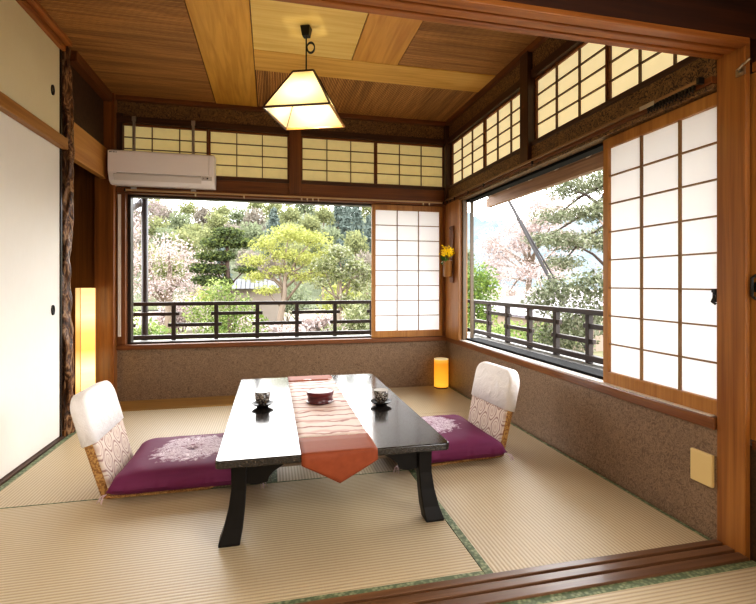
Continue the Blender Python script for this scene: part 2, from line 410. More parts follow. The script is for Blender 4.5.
# ------------------------------------------------------------------ screens (shoji) and transoms
def screen_parts(t, w, h, st, top, bot, cols, rows, paper, wm, lm, th=.028, lat=.008):
    m = MB()
    m.box(0, -th/2, 0, st, th/2, h); m.box(w-st, -th/2, 0, w, th/2, h)
    m.box(st, -th/2, 0, w-st, th/2, bot); m.box(st, -th/2, h-top, w-st, th/2, h)
    m.build('frame', wm, t, bevel=.002)
    m = MB(); x0, x1, z0, z1 = st, w-st, bot, h-top
    for i in range(1, cols):
        x = x0+(x1-x0)*i/cols; m.box(x-lat/2, -.010, z0, x+lat/2, .004, z1)
    for j in range(1, rows):
        z = z0+(z1-z0)*j/rows; m.box(x0, -.009, z-lat/2, x1, .003, z+lat/2)
    m.build('lattice', lm, t)
    MB().box(x0-.002, .0045, z0-.002, x1+.002, .0055, z1+.002).build('paper', paper, t)
def shoji(label, loc, rotz, w, h):
    t = thing('shoji_screen', label, 'shoji screen', loc, rotz)
    screen_parts(t, w, h, .036, .052, .062, 3, 8, M_shoji, W('shoji', 'z'), wood('#6A4618', '#8E6830', 'z'), lat=.0066)
    return t
shoji('sliding paper screen with white panes on the back wall', (.932, YB+.025, .479), 0, .715, 1.268)
sr = shoji('large sliding paper screen beside the orange-brown pillar', (XR+.030, 2.098, .479), -PI/2, .705, 1.268)
m = MB(); m.bar((.634, -.022, .49), (.634, -.022, .445), .012, .010); m.bar((.628, -.026, .49), (.642, -.026, .49), .012, .014)
m.tube([(.634, -.024, .475), (.640, -.034, .462), (.632, -.034, .448), (.644, -.028, .438)], .005, 6)
m.build('latch', M_iron, sr)
s3 = shoji('edge of the paper screen past the orange-brown pillar', (1.724, 1.353, .427), -PI/2, .80, 1.337)
m = MB(); m.tube([(.026, -.012, .60), (.026, -.030, .590), (.026, -.030, .525), (.026, -.012, .515)], .006, 6); m.box(.018, -.018, .540, .034, -.010, .575)
m.build('pull_handle', M_iron, s3)

def transom(n, loc, rotz, w, h, mat, label, lm):
    t = struct_empty('window_%d' % n, loc, rotz, label, 'transom window')
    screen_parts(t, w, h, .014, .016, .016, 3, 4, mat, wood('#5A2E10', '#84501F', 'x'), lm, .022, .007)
LT = wood('#4A3010', '#6A4A1C', 'x')
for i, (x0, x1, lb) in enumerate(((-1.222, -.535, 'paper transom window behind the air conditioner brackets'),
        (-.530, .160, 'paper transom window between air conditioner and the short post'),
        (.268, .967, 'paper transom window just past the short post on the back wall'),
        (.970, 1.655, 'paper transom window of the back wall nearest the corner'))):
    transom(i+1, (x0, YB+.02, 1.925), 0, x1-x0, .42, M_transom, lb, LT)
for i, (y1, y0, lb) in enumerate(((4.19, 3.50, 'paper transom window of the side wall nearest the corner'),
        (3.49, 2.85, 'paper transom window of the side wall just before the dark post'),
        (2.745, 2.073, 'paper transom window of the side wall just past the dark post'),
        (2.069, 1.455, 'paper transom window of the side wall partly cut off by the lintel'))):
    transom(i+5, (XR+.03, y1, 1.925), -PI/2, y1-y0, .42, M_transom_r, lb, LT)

# window frames (aluminium)
w9 = struct_empty('window_9', (0,0,0), 0, 'wide open window in the back wall above the sill', 'window')
m = MB(); m.box(-1.19, YB+.05, .477, 1.66, YB+.13, .492); m.box(-1.19, YB+.05, 1.735, 1.66, YB+.13, 1.752); m.box(-1.19, YB+.05, .49, -1.165, YB+.13, 1.74)
m.build('window_frame', plain('bronze_aluminium', '#2A1B12', .4), w9)
w10 = struct_empty('window_10', (0,0,0), 0, 'open window in the side wall with black bottom track', 'window')
m = MB(); m.box(XR+.055, 1.46, .477, XR+.185, 3.944, .496); m.box(XR+.05, 1.46, 1.735, XR+.12, 3.944, 1.752)
m.build('window_frame', M_black, w10)
m = MB(); m.box(XR+.02, 3.915, .477, XR+.05, 3.944, 1.752); m.box(XR+.10, 3.935, .496, XR+.13, 3.946, 1.752)
m.build('window_jamb', plain('grey_brown_aluminium', '#6A5A46', .4), w10)
MB().box(XR-.006, 1.47, .4775, XR+.050, 3.935, .482).build('sill_light_strip', plain('painted_sill_light', '#D8CFC4', .3), w10)  # pale sheet painting window light onto the sill top

# ------------------------------------------------------------------ curtain rails and small wall fittings
def curtain_rail(label, p, q, rmat, runners, inward):
    t = thing('curtain_rail', label, 'curtain rail')
    p = Vector(p); q = Vector(q)
    m = MB(); m.bar(p, q, .018, .014); m.build('rail', rmat, t, bevel=.002)
    d = (q-p).normalized()
    for a in runners:
        c = p + d*a; m = MB(); m.bar(c+Vector((0,0,-.004)), c+Vector((0,0,-.026)), .009, .012); m.tube([c+Vector((0,0,-.024)), c+Vector((0,0,-.03))+d*.004, c+Vector((0,0,-.036))], .003, 6)
        m.build('runner', plain('runner_plastic', '#C8B898', .4) if len(runners) < 12 else M_iron, t)
    for e in (p, q): MB().bar(e-d*.006, e+d*.006, .026, .024).build('end_cap', M_iron, t)
    return t
curtain_rail('thin pale curtain rail above the back window', (-1.18, YB-.055, 1.772), (1.62, YB-.055, 1.772), plain('rail_bronze', '#B89A72', .35, metal=.3), [.55, .95, 1.45, 1.5, 1.55, 1.6, 2.6, 2.66], 1)
curtain_rail('curtain rail with bunched dark runners above the side window', (XR-.038, 1.485, 1.792), (XR-.038, YB-.08, 1.792), plain('rail_bronze2', '#8E6E48', .35, metal=.3), [.03+.016*i for i in range(15)]+[1.2, 1.9, 2.2, 2.5, 2.6, 2.68], 1)
MB().box(XR-.050, 1.70, 1.778, XR-.047, 1.78, 1.796).build('rail_tag', plain('pale_tag', '#B8AC94', .5), [o for o in COL.objects if o.name == 'curtain_rail.001'][0])  # small pale label sticker on the rail
MB().box(-1.257, YB-.018, 1.80, -1.212, YB+.09, 2.42).build('trim_34', W('dark', 'z'), kind='structure')
o = tag(MB().box(-.015, -.048, -.0635, 0, .048, .0635).build('wall_plate', plain('beige_plastic', '#D6BC84', .4), bevel=.004, loc=(XR-.0005, 1.504, .2665)), 'blank beige wall plate low on the textured wall beside the pillar', 'wall plate')
m = MB(); m.tube([(0,.0,.0), (-.02,-.006,.004), (-.035,-.02,-.004), (-.03,-.035,.012)], .005, 6); m.box(-.004,-.016,-.014,.004,.016,.014); m.tube([(-.02,-.006,.004), (-.02,-.05,.024)], .004, 6)
tag(m.build('wall_hook', M_metal, loc=(XR-.004, 1.352, 1.772)), 'small silver metal hook at the top of the orange-brown pillar', 'hook')

# ------------------------------------------------------------------ air conditioner
ac = thing('air_conditioner', 'white wall-mounted air conditioner hanging in front of the transom windows', 'air conditioner', (-.868, YB, 1.803))
M_acw = plain('white_plastic', '#EEE8E6', .35); M_acg = plain('grey_plastic', '#A8A29C', .4)
prof = [(-.035, .275), (-.145, .275), (-.172, .262), (-.178, .20), (-.176, .08), (-.150, .022), (-.11, .0), (-.035, .0)]
F = lambda u, v, a: (a, u, v)
m = MB(); m.prism(prof, F, -.405, .405); m.build('body', M_acw, ac, bevel=.006, seg=3)
m = MB(); m.prism([(-.1795, .262), (-.183, .255), (-.183, .095), (-.179, .09)], F, -.403, .36); m.build('front_panel', plain('white_panel', '#F2ECEA', .28), ac, bevel=.002)
m = MB(); m.prism([(-.178, .078), (-.184, .072), (-.160, .028), (-.152, .03)], F, -.365, .30); m.build('louver', plain('louver_white', '#D6CFCA', .35), ac, bevel=.002)
m = MB(); m.box(-.34, -.1795, .080, .30, -.175, .0845); m.build('air_slot', M_acg, ac)
m = MB(); m.box(.365, -.181, .09, .402, -.176, .255); m.build('end_strip', M_acw, ac, bevel=.002)
m = MB(); m.box(.305, -.1815, .050, .385, -.172, .085); m.build('display_panel', plain('display', '#CFC8C4', .3), ac)
for a in ((.345, .062, .357, .074), (.318, .066, .322, .072)): MB().box(a[0], -.184, a[1], a[2], -.178, a[3]).build('indicator_light', M_iron, ac)
m = MB()
for k, wdt in enumerate((.008, .006, .003, .007, .003, .006)): m.box(-.392+k*.0095, -.1845, .243, -.392+k*.0095+wdt, -.183, .250)
m.build('logo_mark', plain('logo_dark', '#3A3634', .5), ac)
for s in (-.248, .218):
    m = MB(); m.box(s-.012, -.045, .26, s+.012, -.037, .585); m.box(s-.016, -.048, .55, s+.016, -.030, .59); m.box(s-.006, -.05, .30, s+.006, -.044, .55)
    m.build('hanging_bracket', plain('bracket_steel', '#A89C8C', .4, metal=.5), ac, bevel=.002)
for s in (-.25, .22):
    MB().box(s-.02, -.05, -.022, s+.02, -.03, .0).build('lower_clip', M_acg, ac)

# ------------------------------------------------------------------ pendant lamp
pl = thing('pendant_lamp', 'square pyramid paper pendant lamp hanging from the pale gold ceiling panel', 'pendant lamp', (.2095, 2.847, 2.008), -math.radians(21))
hb, ht, H = .195, .062, .255
def make_lshade():
    t = NT('lamp_paper'); d = t.n('ShaderNodeBsdfDiffuse'); tl = t.n('ShaderNodeBsdfTranslucent'); mx = t.n('ShaderNodeMixShader')
    d.inputs[0].default_value = lin('#D8CCAC'); tl.inputs[0].default_value = lin('#CDBE94'); mx.inputs[0].default_value = .5
    t.l(d.outputs[0], mx.inputs[1]); t.l(tl.outputs[0], mx.inputs[2]); t.l(mx.outputs[0], t.out.inputs[0]); return t.m
M_ls = make_lshade()
cor = [(-1,-1), (1,-1), (1,1), (-1,1)]
for k in range(4):
    a, b = cor[k], cor[(k+1) % 4]
    MB().add([(a[0]*hb, a[1]*hb, 0), (b[0]*hb, b[1]*hb, 0), (b[0]*ht, b[1]*ht, H), (a[0]*ht, a[1]*ht, H)], [(0,1,2,3)]).build('shade_panel', M_ls, pl)
m = MB()
for k in range(4):
    a, b = cor[k], cor[(k+1) % 4]
    m.bar((a[0]*(hb+.002), a[1]*(hb+.002), 0), (a[0]*(ht+.002), a[1]*(ht+.002), H), .009, .009)
    m.bar((a[0]*hb, a[1]*hb, 0), (b[0]*hb, b[1]*hb, 0), .010, .010, 1 if k in (1, 2) else 0); m.bar((a[0]*ht, a[1]*ht, H), (b[0]*ht, b[1]*ht, H), .009, .010)
m.build('shade_frame', [plain('lamp_frame_wood', '#3A1C0C', .4), plain('lamp_frame_lit', '#B07A34', .4)], pl)  # second colour paints lamp light onto two of the lower bars
MB().tube([(0,0,H-.03), (0,0,ZC-2.008-.05)], .0045, 8).build('cord', M_iron, pl)
m = MB(); pts = []
for k in range(37):
    t = 2*PI*k/18; pts.append((.026+.024*math.cos(t+PI)+.004*(k/36), .004*math.sin(t*.5), .418+.032*math.sin(t)+.008*(k/36)))
m.tube(pts, .0035, 6); m.build('cord_loop', M_iron, pl)
m = MB(); hz = ZC-2.008
m.loft([[(c[0]*.021, c[1]*.021, hz-.062) for c in cor], [(c[0]*.030, c[1]*.030, hz-.004) for c in cor]]); m.build('ceiling_mount', M_iron, pl, bevel=.003)
m = MB(); m.bar((-ht, 0, H-.004), (ht, 0, H-.004), .012, .006); m.tube([(0,0,H-.10), (0,0,H-.01)], .017, 12); m.build('bulb_socket', M_iron, pl)
m = MB(); m.lathe([(.002, .075), (.022, .083), (.032, .105), (.030, .125), (.016, .155)], 20)
m.build('bulb', NT('bulb_glow').bsdf('#FFF0C8', .4, emit='#FFE2A0', estr=4), pl)

# ------------------------------------------------------------------ low table
def make_lacquer():
    t = NT('dark_lacquer'); v = t.coord()
    n = t.noise(v, 95, 3, 1.5); b = t.noise(v, 4, 3)
    c = t.ramp(n, [(.4, '#141110'), (.62, '#332E2C')])
    return t.bsdf(c, t.math('ADD', .10, t.math('MULTIPLY', b, .1)), t.bump(n, .05, .001), ior=1.62, coat=.0)
M_lac = make_lacquer()
M_ebony = plain('black_brown_lacquer', '#0C0806', .42, spec=.3)
TX, TY = .2575, 2.525
lt = thing('low_table', 'low dark lacquered table with flared legs standing in the middle of the tatami', 'table', (TX, TY, 0))
hw, hl = .458, .745
rr = .02; poly = []
for cxs, cys, a0 in ((1,1,0), (-1,1,90), (-1,-1,180), (1,-1,270)):
    for k in range(5):
        a = math.radians(a0+k*22.5); poly.append((cxs*(hw-rr)+rr*math.cos(a), cys*(hl-rr)+rr*math.sin(a)))
m = MB(); m.prism(poly, lambda u, v, a: (u, v, a), .316, .346); m.build('table_top', M_lac, lt, bevel=.005, seg=3)
for sx in (-1, 1):
    for sy in (-1, 1):
        rings = []
        for z, dx, hx in ((.0018, .034, .040), (.012, .033, .040), (.06, .020, .036), (.13, .008, .031), (.20, .001, .028), (.27, .0, .029), (.317, .0, .031)):
            c = sx*(.378+dx); d = sy*(.640+dx*.6)
            rings.append([(c-hx, d-hx*.85, z), (c+hx, d-hx*.85, z), (c+hx, d+hx*.85, z), (c-hx, d+hx*.85, z)])
        MB().loft(rings).build('leg', M_ebony, lt, bevel=.004)
for sy in (-1, 1):
    prof = [(-.36, .317), (-.36, .215), (-.31, .207), (-.270, .215), (-.264, .235), (-.245, .255), (-.19, .288), (-.13, .312), (-.13, .317)]
    for sx in (-1, 1):
        MB().prism([(sx*-u, v) for u, v in prof], lambda u, v, a: (u, a, v), sy*.635-.011, sy*.635+.011).build('corner_bracket', M_ebony, lt, bevel=.002)
for sx in (-1, 1):
    MB().box(min(sx*.36, sx*.385), -.615, .245, max(sx*.36, sx*.385), .615, .317).build('side_apron', M_ebony, lt, bevel=.003)
m = MB(); nr = 70
for k in range(nr):
    x = -.352 + .704*k/nr; m.box(x, -.548, .243, x+.0062, -.540, .317)
m.box(-.355, -.540, .240, .355, -.530, .317); m.box(-.358, -.552, .232, .358, -.528, .243)
m.build('ribbed_apron', plain('ribbed_wood', '#8A7A6A', .35), lt)
MB().box(-.358, .53, .240, .358, .55, .317).build('rear_apron', M_ebony, lt)

# ------------------------------------------------------------------ table runner
def make_runner():
    t = NT('runner_brocade'); v = t.coord()
    w = t.wave(v, 3.6, 'Y', 5.5, 3, 1.6); x = t.xyz(v)
    n = t.noise(t.coord((14, 60, 1)), 1, 3, .5)
    l1 = t.ramp(w, [(.0, 1.0), (.07, .85), (.14, .0)])
    c = t.mix(n, '#DCCBC2', '#CBB4A8')
    c = t.mix(l1, c, '#94625A')
    w2 = t.wave(t.coord(loc=(.4, .33, 0)), 2.1, 'Y', 7, 3, 1.1)
    c = t.mix(t.ramp(w2, [(.0, .8), (.10, .0)]), c, '#BE958A')
    return t.bsdf(c, .6, spec=.25)
def make_rust():
    t = NT('rust_satin'); n = t.noise(t.coord((40, 200, 40)), 1, 3)
    return t.bsdf(t.mix(n, '#7E3E26', '#944E30'), .6, spec=.2)
M_rust = make_rust()
rn = thing('table_runner', 'patterned cream table runner with pointed rust-red end hanging over the table edge', 'table runner', (TX, TY, .3462))
rx0, rx1 = -.144, .150
def strip(m, ys, zf, x0, x1):
    nx = 10; vs = []; fs = []
    for j, y in enumerate(ys):
        for i in range(nx+1):
            x = x0+(x1-x0)*i/nx; vs.append((x, y, zf(x, y)))
    for j in range(len(ys)-1):
        for i in range(nx): a = j*(nx+1)+i; fs.append((a, a+1, a+nx+2, a+nx+1))
    m.add(vs, fs, 0, True)
wav = lambda x, y: .0035 + .0008*math.sin(y*33+x*9) + .0006*math.sin(x*40+y*14)
ys = [-.565+k*(1.19/40) for k in range(41)]
m = MB(); strip(m, ys, wav, rx0, rx1); ob = m.build('runner_cloth', make_runner(), rn)
so = ob.modifiers.new('thick', 'SOLIDIFY'); so.thickness = .002
for sgn in (-1, 1):
    m = MB(); nx = 14; vs = []; fs = []
    path = [(.562, .0045), (.62, .0045), (.68, .0042), (.735, .0040), (.747, .0025), (.752, -.003)]
    rows = []
    for (y, z) in path: rows.append([(rx0-.001+(rx1-rx0+.002)*i/nx, sgn*y, z) for i in range(nx+1)])
    for k in range(1, 7):
        r = []
        for i in range(nx+1):
            u = i/nx; x = rx0-.001+(rx1-rx0+.002)*u; dep = .035 + .082*(1-abs(2*u-1))
            r.append((x, sgn*(.754+.004*math.sin(u*6+k*.4)), -.003-dep*k/6))
        rows.append(r)
    vs = [p for r in rows for p in r]
    for j in range(len(rows)-1):
        for i in range(nx): a = j*(nx+1)+i; fs.append((a, a+1, a+nx+2, a+nx+1))
    m.add(vs, fs, 0, True); ob = m.build('end_panel', M_rust, rn); so = ob.modifiers.new('thick', 'SOLIDIFY'); so.thickness = .002
    ob['label'] = 'plain rust-red pointed end panel'

# ------------------------------------------------------------------ tea things
def make_cupmat():
    t = NT('cup_glaze'); v = t.coord((1, 1, 1)); n = t.noise(v, 70, 3, 2)
    c = t.ramp(n, [(.42, '#231E1B'), (.52, '#5A524C'), (.62, '#A89E92')])
    return t.bsdf(c, .25, coat=.4)
M_cup = make_cupmat(); M_sau = plain('saucer_glaze', '#16110E', .45, spec=.3); M_tea = plain('cup_inside', '#8E8578', .3)
def tea(x, y, l1, l2):
    s = thing('tea_saucer', l2, 'saucer', (x, y, .3465), 0, 'saucers on the table')
    MB().lathe([(.026, 0), (.030, .001), (.030, .007), (.044, .011), (.056, .020), (.058, .0215), (.055, .0215), (.042, .0135), (.02, .0115), (.002, .0115)], 32).build('dish', M_sau, s)
    c = thing('tea_cup', l1, 'tea cup', (x, y, .3583), 0, 'tea cups on the table')
    MB().lathe([(.020, 0), (.022, .001), (.022, .005), (.032, .012), (.0375, .028), (.039, .066), (.0375, .067), (.036, .064), (.034, .030), (.028, .016), (.002, .014)], 32).build('bowl', M_cup, c)
    MB().lathe([(.0365, .0668), (.0392, .0668), (.0392, .0690), (.0365, .0690)], 32).build('rim', M_tea, c)
tea(-.043, 2.518, 'dark patterned tea cup on the table near the chair by the alcove', 'dark saucer under the tea cup near the chair by the alcove')
tea(.575, 2.415, 'dark patterned tea cup on the table near the chair by the side window', 'dark saucer under the tea cup near the chair by the side window')
bx = thing('lacquer_box', 'round dark-red lacquer box standing in the middle of the table runner', 'box', (.262, 2.535, .3505))
M_red = plain('red_lacquer', '#4E1218', .3, coat=.3)
MB().lathe([(.066, 0), (.072, .003), (.073, .008), (.068, .012), (.067, .034), (.069, .037), (.002, .037)], 36).build('body', M_red, bx)
MB().lathe([(.067, .0372), (.071, .039), (.073, .050), (.075, .058), (.072, .061), (.05, .060), (.02, .058), (.002, .0585)], 36).build('lid', plain('red_lacquer_lid', '#5C161C', .3, coat=.2), bx)
m = MB()
m.lathe([(.0725, .004), (.0745, .006), (.0745, .009), (.0725, .010)], 36); m.build('foot_band', plain('red_dark', '#4A1012', .25, coat=.5), bx)

# ------------------------------------------------------------------ legless floor chairs with covers
def make_ogee():
    t = NT('ogee_fabric'); v = t.coord(); x = t.xyz(v)
    a = t.math('MULTIPLY', x[1], 2*PI/.125); b = t.math('MULTIPLY', x[2], 2*PI/.155)
    ca = t.math('COSINE', a); cb = t.math('COSINE', b)
    f = t.math('ADD', t.math('MULTIPLY', ca, .5), t.math('MULTIPLY', cb, .5))
    f = t.math('ABSOLUTE', f)
    n = t.noise(v, 110, 2, 1)
    c = t.ramp(f, [(.0, '#D6C6B8'), (.13, '#CDB9AC'), (.16, '#8A6460'), (.30, '#8E6862'), (.34, '#D6C6B8'), (.58, '#D8CABC'), (.62, '#A8867E'), (.70, '#A8867E'), (.74, '#DCD0C2'), (1, '#BCA296')])
    c = t.mix(t.math('MULTIPLY', n, .35), c, '#D8CABE')
    return t.bsdf(c, .75, t.bump(n, .2, .001))
M_ogee = make_ogee()
def make_cover():
    t = NT('white_cloth'); v = t.coord(); n = t.noise(v, 14, 3, .8); f = t.noise(v, 300, 2)
    return t.bsdf('#EEEAE8', .85, t.bump(t.math('ADD', n, t.math('MULTIPLY', f, .15)), .5, .02), sheen=.2)
M_cover = make_cover()
def make_brocade():
    t = NT('brown_brocade'); v = t.coord(); n = t.noise(v, 45, 3, 2)
    return t.bsdf(t.ramp(n, [(.4, '#84582C'), (.6, '#BC9256')]), .6)
M_broc = make_brocade()
def outline(w, s0, s1, r, wb=None):
    wb = wb or w; p = [(-wb/2, s0), (wb/2, s0)]
    for k in range(9):
        a = PI/2*k/8; p.append((w/2-r+r*math.cos(a), s1-r+r*math.sin(a)))
    for k in range(9):
        a = PI/2+PI/2*k/8; p.append((-w/2+r+r*math.cos(a), s1-r+r*math.sin(a)))
    return p
def slab(m, poly, lean, t0, t1, mi=0, puff=0):
    dz, dx = math.cos(lean), -math.sin(lean); nx, nz = math.cos(lean), math.sin(lean)
    m.prism(poly, lambda u, s, t: (dx*s+nx*t, u, dz*s+nz*t), t0, t1, mi)
def floor_chair(label, loc, rotz, lean, wd=.41, ht=.495):
    t = thing('floor_chair', label, 'legless chair', loc, rotz)
    m = MB(); m.prism(outline(wd-.01, -.02, .46, .05), lambda u, s, a: (s, u, a), .002, .016); m.build('seat', M_broc, t, bevel=.004)
    m = MB(); slab(m, outline(wd, .006, ht, .085, wd-.03), lean, -.040, .0); m.build('backrest', M_broc, t, bevel=.010, seg=3)
    m = MB(); slab(m, outline(wd-.004, .030, ht-.03, .07, wd-.034), lean, -.006, .014); m.build('back_pad', M_ogee, t, bevel=.010, seg=3)
    # white head cover: puffed rings
    m = MB(); dz, dx = math.cos(lean), -math.sin(lean); nx, nz = math.cos(lean), math.sin(lean)
    base = outline(wd+.004, ht*.55, ht+.010, .085); cyy = ht*.77; rings = []
    for tt, sc, in ((-.052, .86), (-.050, .93), (-.044, .985), (-.015, 1.0), (.006, .995), (.016, .975), (.021, .94), (.022, .88)):
        ring = []
        for (u, s) in base:
            bot = s <= ht*.55+1e-6
            uu = u*sc + .0012*math.sin(s*60+tt*90); ss = s if bot else cyy+(s-cyy)*sc + .001*math.sin(u*50)
            if bot: ss = s + .003*math.sin(u*30+tt*40)
            ring.append((dx*ss+nx*tt, uu, dz*ss+nz*tt))
        rings.append(ring)
    m.loft(rings, 0, True)
    m.build('head_cover', M_cover, t)['label'] = 'white cloth cover over the top of the backrest'
    return t
floor_chair('legless chair with white head cover near the alcove and tall lamp', (-.722, 2.560, .0), 0.0, .275)
floor_chair('legless chair with white head cover near the side window and small lamp', (1.252, 2.615, .0), PI+.09, .215, .40)

# floor cushions
def make_satin(cx, cy, flip):
    t = NT('plum_satin'); v = t.coord(loc=(-cx, -cy, 0)); x = t.xyz(v)
    r2 = t.math('SQRT', t.math('ADD', t.math('MULTIPLY', x[0], x[0]), t.math('MULTIPLY', x[1], x[1])))
    r2 = t.math('ADD', r2, t.math('MULTIPLY', t.math('SUBTRACT', t.noise(v, 30, 2), .5), .16)); disc = t.ramp(r2, [(.012, 0.25), (.03, 1.0), (.160, 1.0), (.192, 0.0)])
    n = t.noise(v, 17, 2, 3.4, .5)
    lines = t.ramp(n, [(.36, 0.0), (.42, 1.0), (.47, 0.05), (.52, 1.0), (.57, 0.05), (.63, 1.0)])
    sat = t.noise(t.coord((3, 3, 30)), 1, 3)
    base = t.mix(sat, '#5C2142', '#7C3A5E')
    up = t.ramp(x[2], [(.02, 0.0), (.05, 1.0)])
    msk = t.math('MULTIPLY', t.math('MULTIPLY', disc, lines), up)
    c = t.mix(msk, base, '#F0E2EC')
    return t.bsdf(c, .62, t.bump(t.noise(t.coord((8, 8, 40)), 1, 3), .25, .01), spec=.16)
def cushion(label, loc, rotz, hx, hy, hgt, pc):
    t = thing('floor_cushion', label, 'cushion', loc, rotz)
    N = 36; m = MB(); idx = {}
    def P(i, j, top):
        u = -1+2*i/N; v = -1+2*j/N
        x = hx*u*(1-.045*(1-v*v)*abs(u)**3); y = hy*v*(1-.045*(1-u*u)*abs(v)**3)
        e = max(0, (1-abs(u)**9))**.42*max(0, (1-abs(v)**9))**.42*(.86+.14*(1-u*u)*(1-v*v))
        dim = math.exp(-((x-pc[0])**2+(y-pc[1])**2)/.0012)*.018
        wr = .0025*math.sin(u*17+v*9)*abs(v*u)
        z = .045+(hgt-.045)*e - dim + wr if top else .045-.043*e
        return (x, y, z)
    vs = []; fs = []
    for top in (1, 0):
        o = len(vs)
        for j in range(N+1):
            for i in range(N+1): vs.append(P(i, j, top))
        for j in range(N):
            for i in range(N): a = o+j*(N+1)+i; fs.append((a, a+1, a+N+2, a+N+1))
    m.add(vs, fs, 0, True); o = m.build('cushion_body', make_satin(pc[0], pc[1], 0), t)
    bm = bmesh.new(); bm.from_mesh(o.data); bmesh.ops.remove_doubles(bm, verts=bm.verts, dist=.0005); bmesh.ops.recalc_face_normals(bm, faces=bm.faces)
    bm.to_mesh(o.data); bm.free()
    for sx in (-1, 1):
        for sy in (-1, 1):
            m = MB(); cx, cy = sx*hx*.99, sy*hy*.99
            for k in range(4):
                a = math.atan2(sy, sx)+(k-1.5)*.35; L = .030+.01*(k % 2)
                m.tube([(cx, cy, .036), (cx+.6*L*math.cos(a), cy+.6*L*math.sin(a), .034), (cx+L*math.cos(a), cy+L*math.sin(a), .008)], .0013, 5)
            m.build('corner_tassel', plain('tassel_thread', '#CDB4BC', .7), t)
    m = MB()
    for k in range(6):
        a = k*PI/3; m.tube([(pc[0], pc[1], hgt-.016), (pc[0]+.014*math.cos(a), pc[1]+.014*math.sin(a), hgt-.004), (pc[0]+.026*math.cos(a), pc[1]+.026*math.sin(a), hgt-.008)], .0016, 5)
    m.build('centre_tassel', plain('tassel_grey', '#8A7480', .7), t)
cushion('plum satin floor cushion with white medallion on the chair by the alcove', (-.385, 2.585, .0165), 0, .335, .295, .125, (-.015, .0))
cushion('plum satin floor cushion on the chair by the side window', (.950, 2.630, .0165), .03, .318, .305, .125, (-.02, .06))

# ------------------------------------------------------------------ paper lamps
def make_lampglow(lo, hi, h, bands, st):
    t = NT('glowing_paper'); v = t.coord(); x = t.xyz(v)
    z = t.math('DIVIDE', x[2], h)
    c = t.ramp(z, [(p, q) for p, q in bands])
    n = t.noise(t.coord((8, 8, 60)), 1, 2)
    c2 = t.mix(t.math('MULTIPLY', n, .25), c, lo)
    return t.bsdf(c2, .7, emit=c2, estr=st)
fl = thing('floor_lamp', 'tall square glowing paper lamp standing in the alcove', 'floor lamp', (-1.408, 4.03, .035), math.radians(38))
gm = make_lampglow('#E8A84C', '#FFF4C8', .93, [(0, '#E09A3C'), (.22, '#FFE49C'), (.33, '#FFEBB0'), (.48, '#E8AE58'), (.62, '#EBB464'), (.76, '#FFE4A4'), (.90, '#ECCF94'), (1, '#E0BC80')], 1.2)
m = MB(); m.box(-.052, -.052, .02, .052, .052, .925); m.build('shade', gm, fl, bevel=.002)
MB().box(-.058, -.058, 0, .058, .058, .02).build('base', W('dark', 'x'), fl, bevel=.002)
m = MB()
for c in cor: m.box(c[0]*.052-.002, c[1]*.052-.002, .02, c[0]*.052+.002, c[1]*.052+.002, .926)
m.build('corner_strip', plain('pale_strip_wood', '#D8B070', .5), fl)
cl = thing('table_lamp', 'small glowing amber cylinder lamp on the mat in the room corner', 'lamp', (1.585, 4.175, .0))
g2 = make_lampglow('#D88A18', '#FFE08A', .27, [(0, '#FFAE2C'), (.10, '#FFC648'), (.5, '#F8AE34'), (.85, '#E09428'), (1, '#E8AE50')], .8)
MB().lathe([(.066, .012), (.068, .014), (.068, .268), (.066, .270), (.056, .270), (.055, .262), (.002, .262)], 32).build('shade', g2, cl)
MB().lathe([(.064, 0), (.066, .002), (.066, .0118), (.002, .0118)], 32).build('base', W('mid', 'x'), cl)
MB().lathe([(.064, .2705), (.0685, .2705), (.0685, .276), (.064, .276)], 32).build('rim', plain('pale_rim', '#F2E2BC', .5, emit='#F2DCA8', estr=.5), cl)

# ------------------------------------------------------------------ hanging vase with flowers
VX = XR-.0155
vs_ = thing('hanging_vase', 'bamboo flower vase on a long carved board hung on the corner pillar', 'vase', (VX, 4.085, 1.0))
m = MB(); pts = [(-.045, 0), (.040, .004), (.048, .06), (.042, .28), (.050, .47), (.044, .53), (-.040, .535), (-.050, .45), (-.042, .25), (-.052, .05)]
m.prism(pts, lambda u, v, a: (a, u, v), -.014, 0); m.build('back_board', W('mid', 'z'), vs_, bevel=.004)
m = MB(); m.lathe([(.034, .055), (.040, .06), (.041, .20), (.043, .205), (.036, .205), (.035, .10), (.002, .09)], 24, -.058, -.03); m.build('vase_tube', wood('#7A4E20', '#A8783E', 'z'), vs_)
MB().tube([(-.016, 0, .50), (-.03, 0, .515), (-.014, 0, .53)], .004, 6).build('hanger_loop', M_iron, vs_)
M_leaf = plain('flower_leaf', '#3E6A1E', .5); M_yel = plain('yellow_petal', '#F2CE12', .5, emit='#F2CE12', estr=.12)  # petals get a faint emission in their own colour
fb = thing('flower_bunch', 'bunch of yellow flowers with green leaves and a white bud in the hanging vase', 'flowers', (VX-.058, 4.055, 1.19))
m = MB(); m2 = MB(); m3 = MB(); tips = []
for k in range(9):
    a = k*2.4; r = .03+.03*random.random(); h = .07+.06*random.random()
    tip = (r*math.cos(a)*.8-.01, r*math.sin(a)*1.3-.012, h); tips.append(tip)
    m.tube([(.005*math.cos(a), .005*math.sin(a), -.05), (tip[0]*.4, tip[1]*.4, h*.5), tip], .0025, 5)
    for j in range(26):
        p = Vector(tip)+Vector((random.gauss(0, .014), random.gauss(0, .016), random.gauss(.004, .014)))
        q = [Vector((random.uniform(-1, 1), random.uniform(-1, 1), random.uniform(-1, 1))).normalized()*.011 for _ in range(2)]
        m2.add([p-q[0], p+q[1], p+q[0], p-q[1]], [(0,1,2,3)])
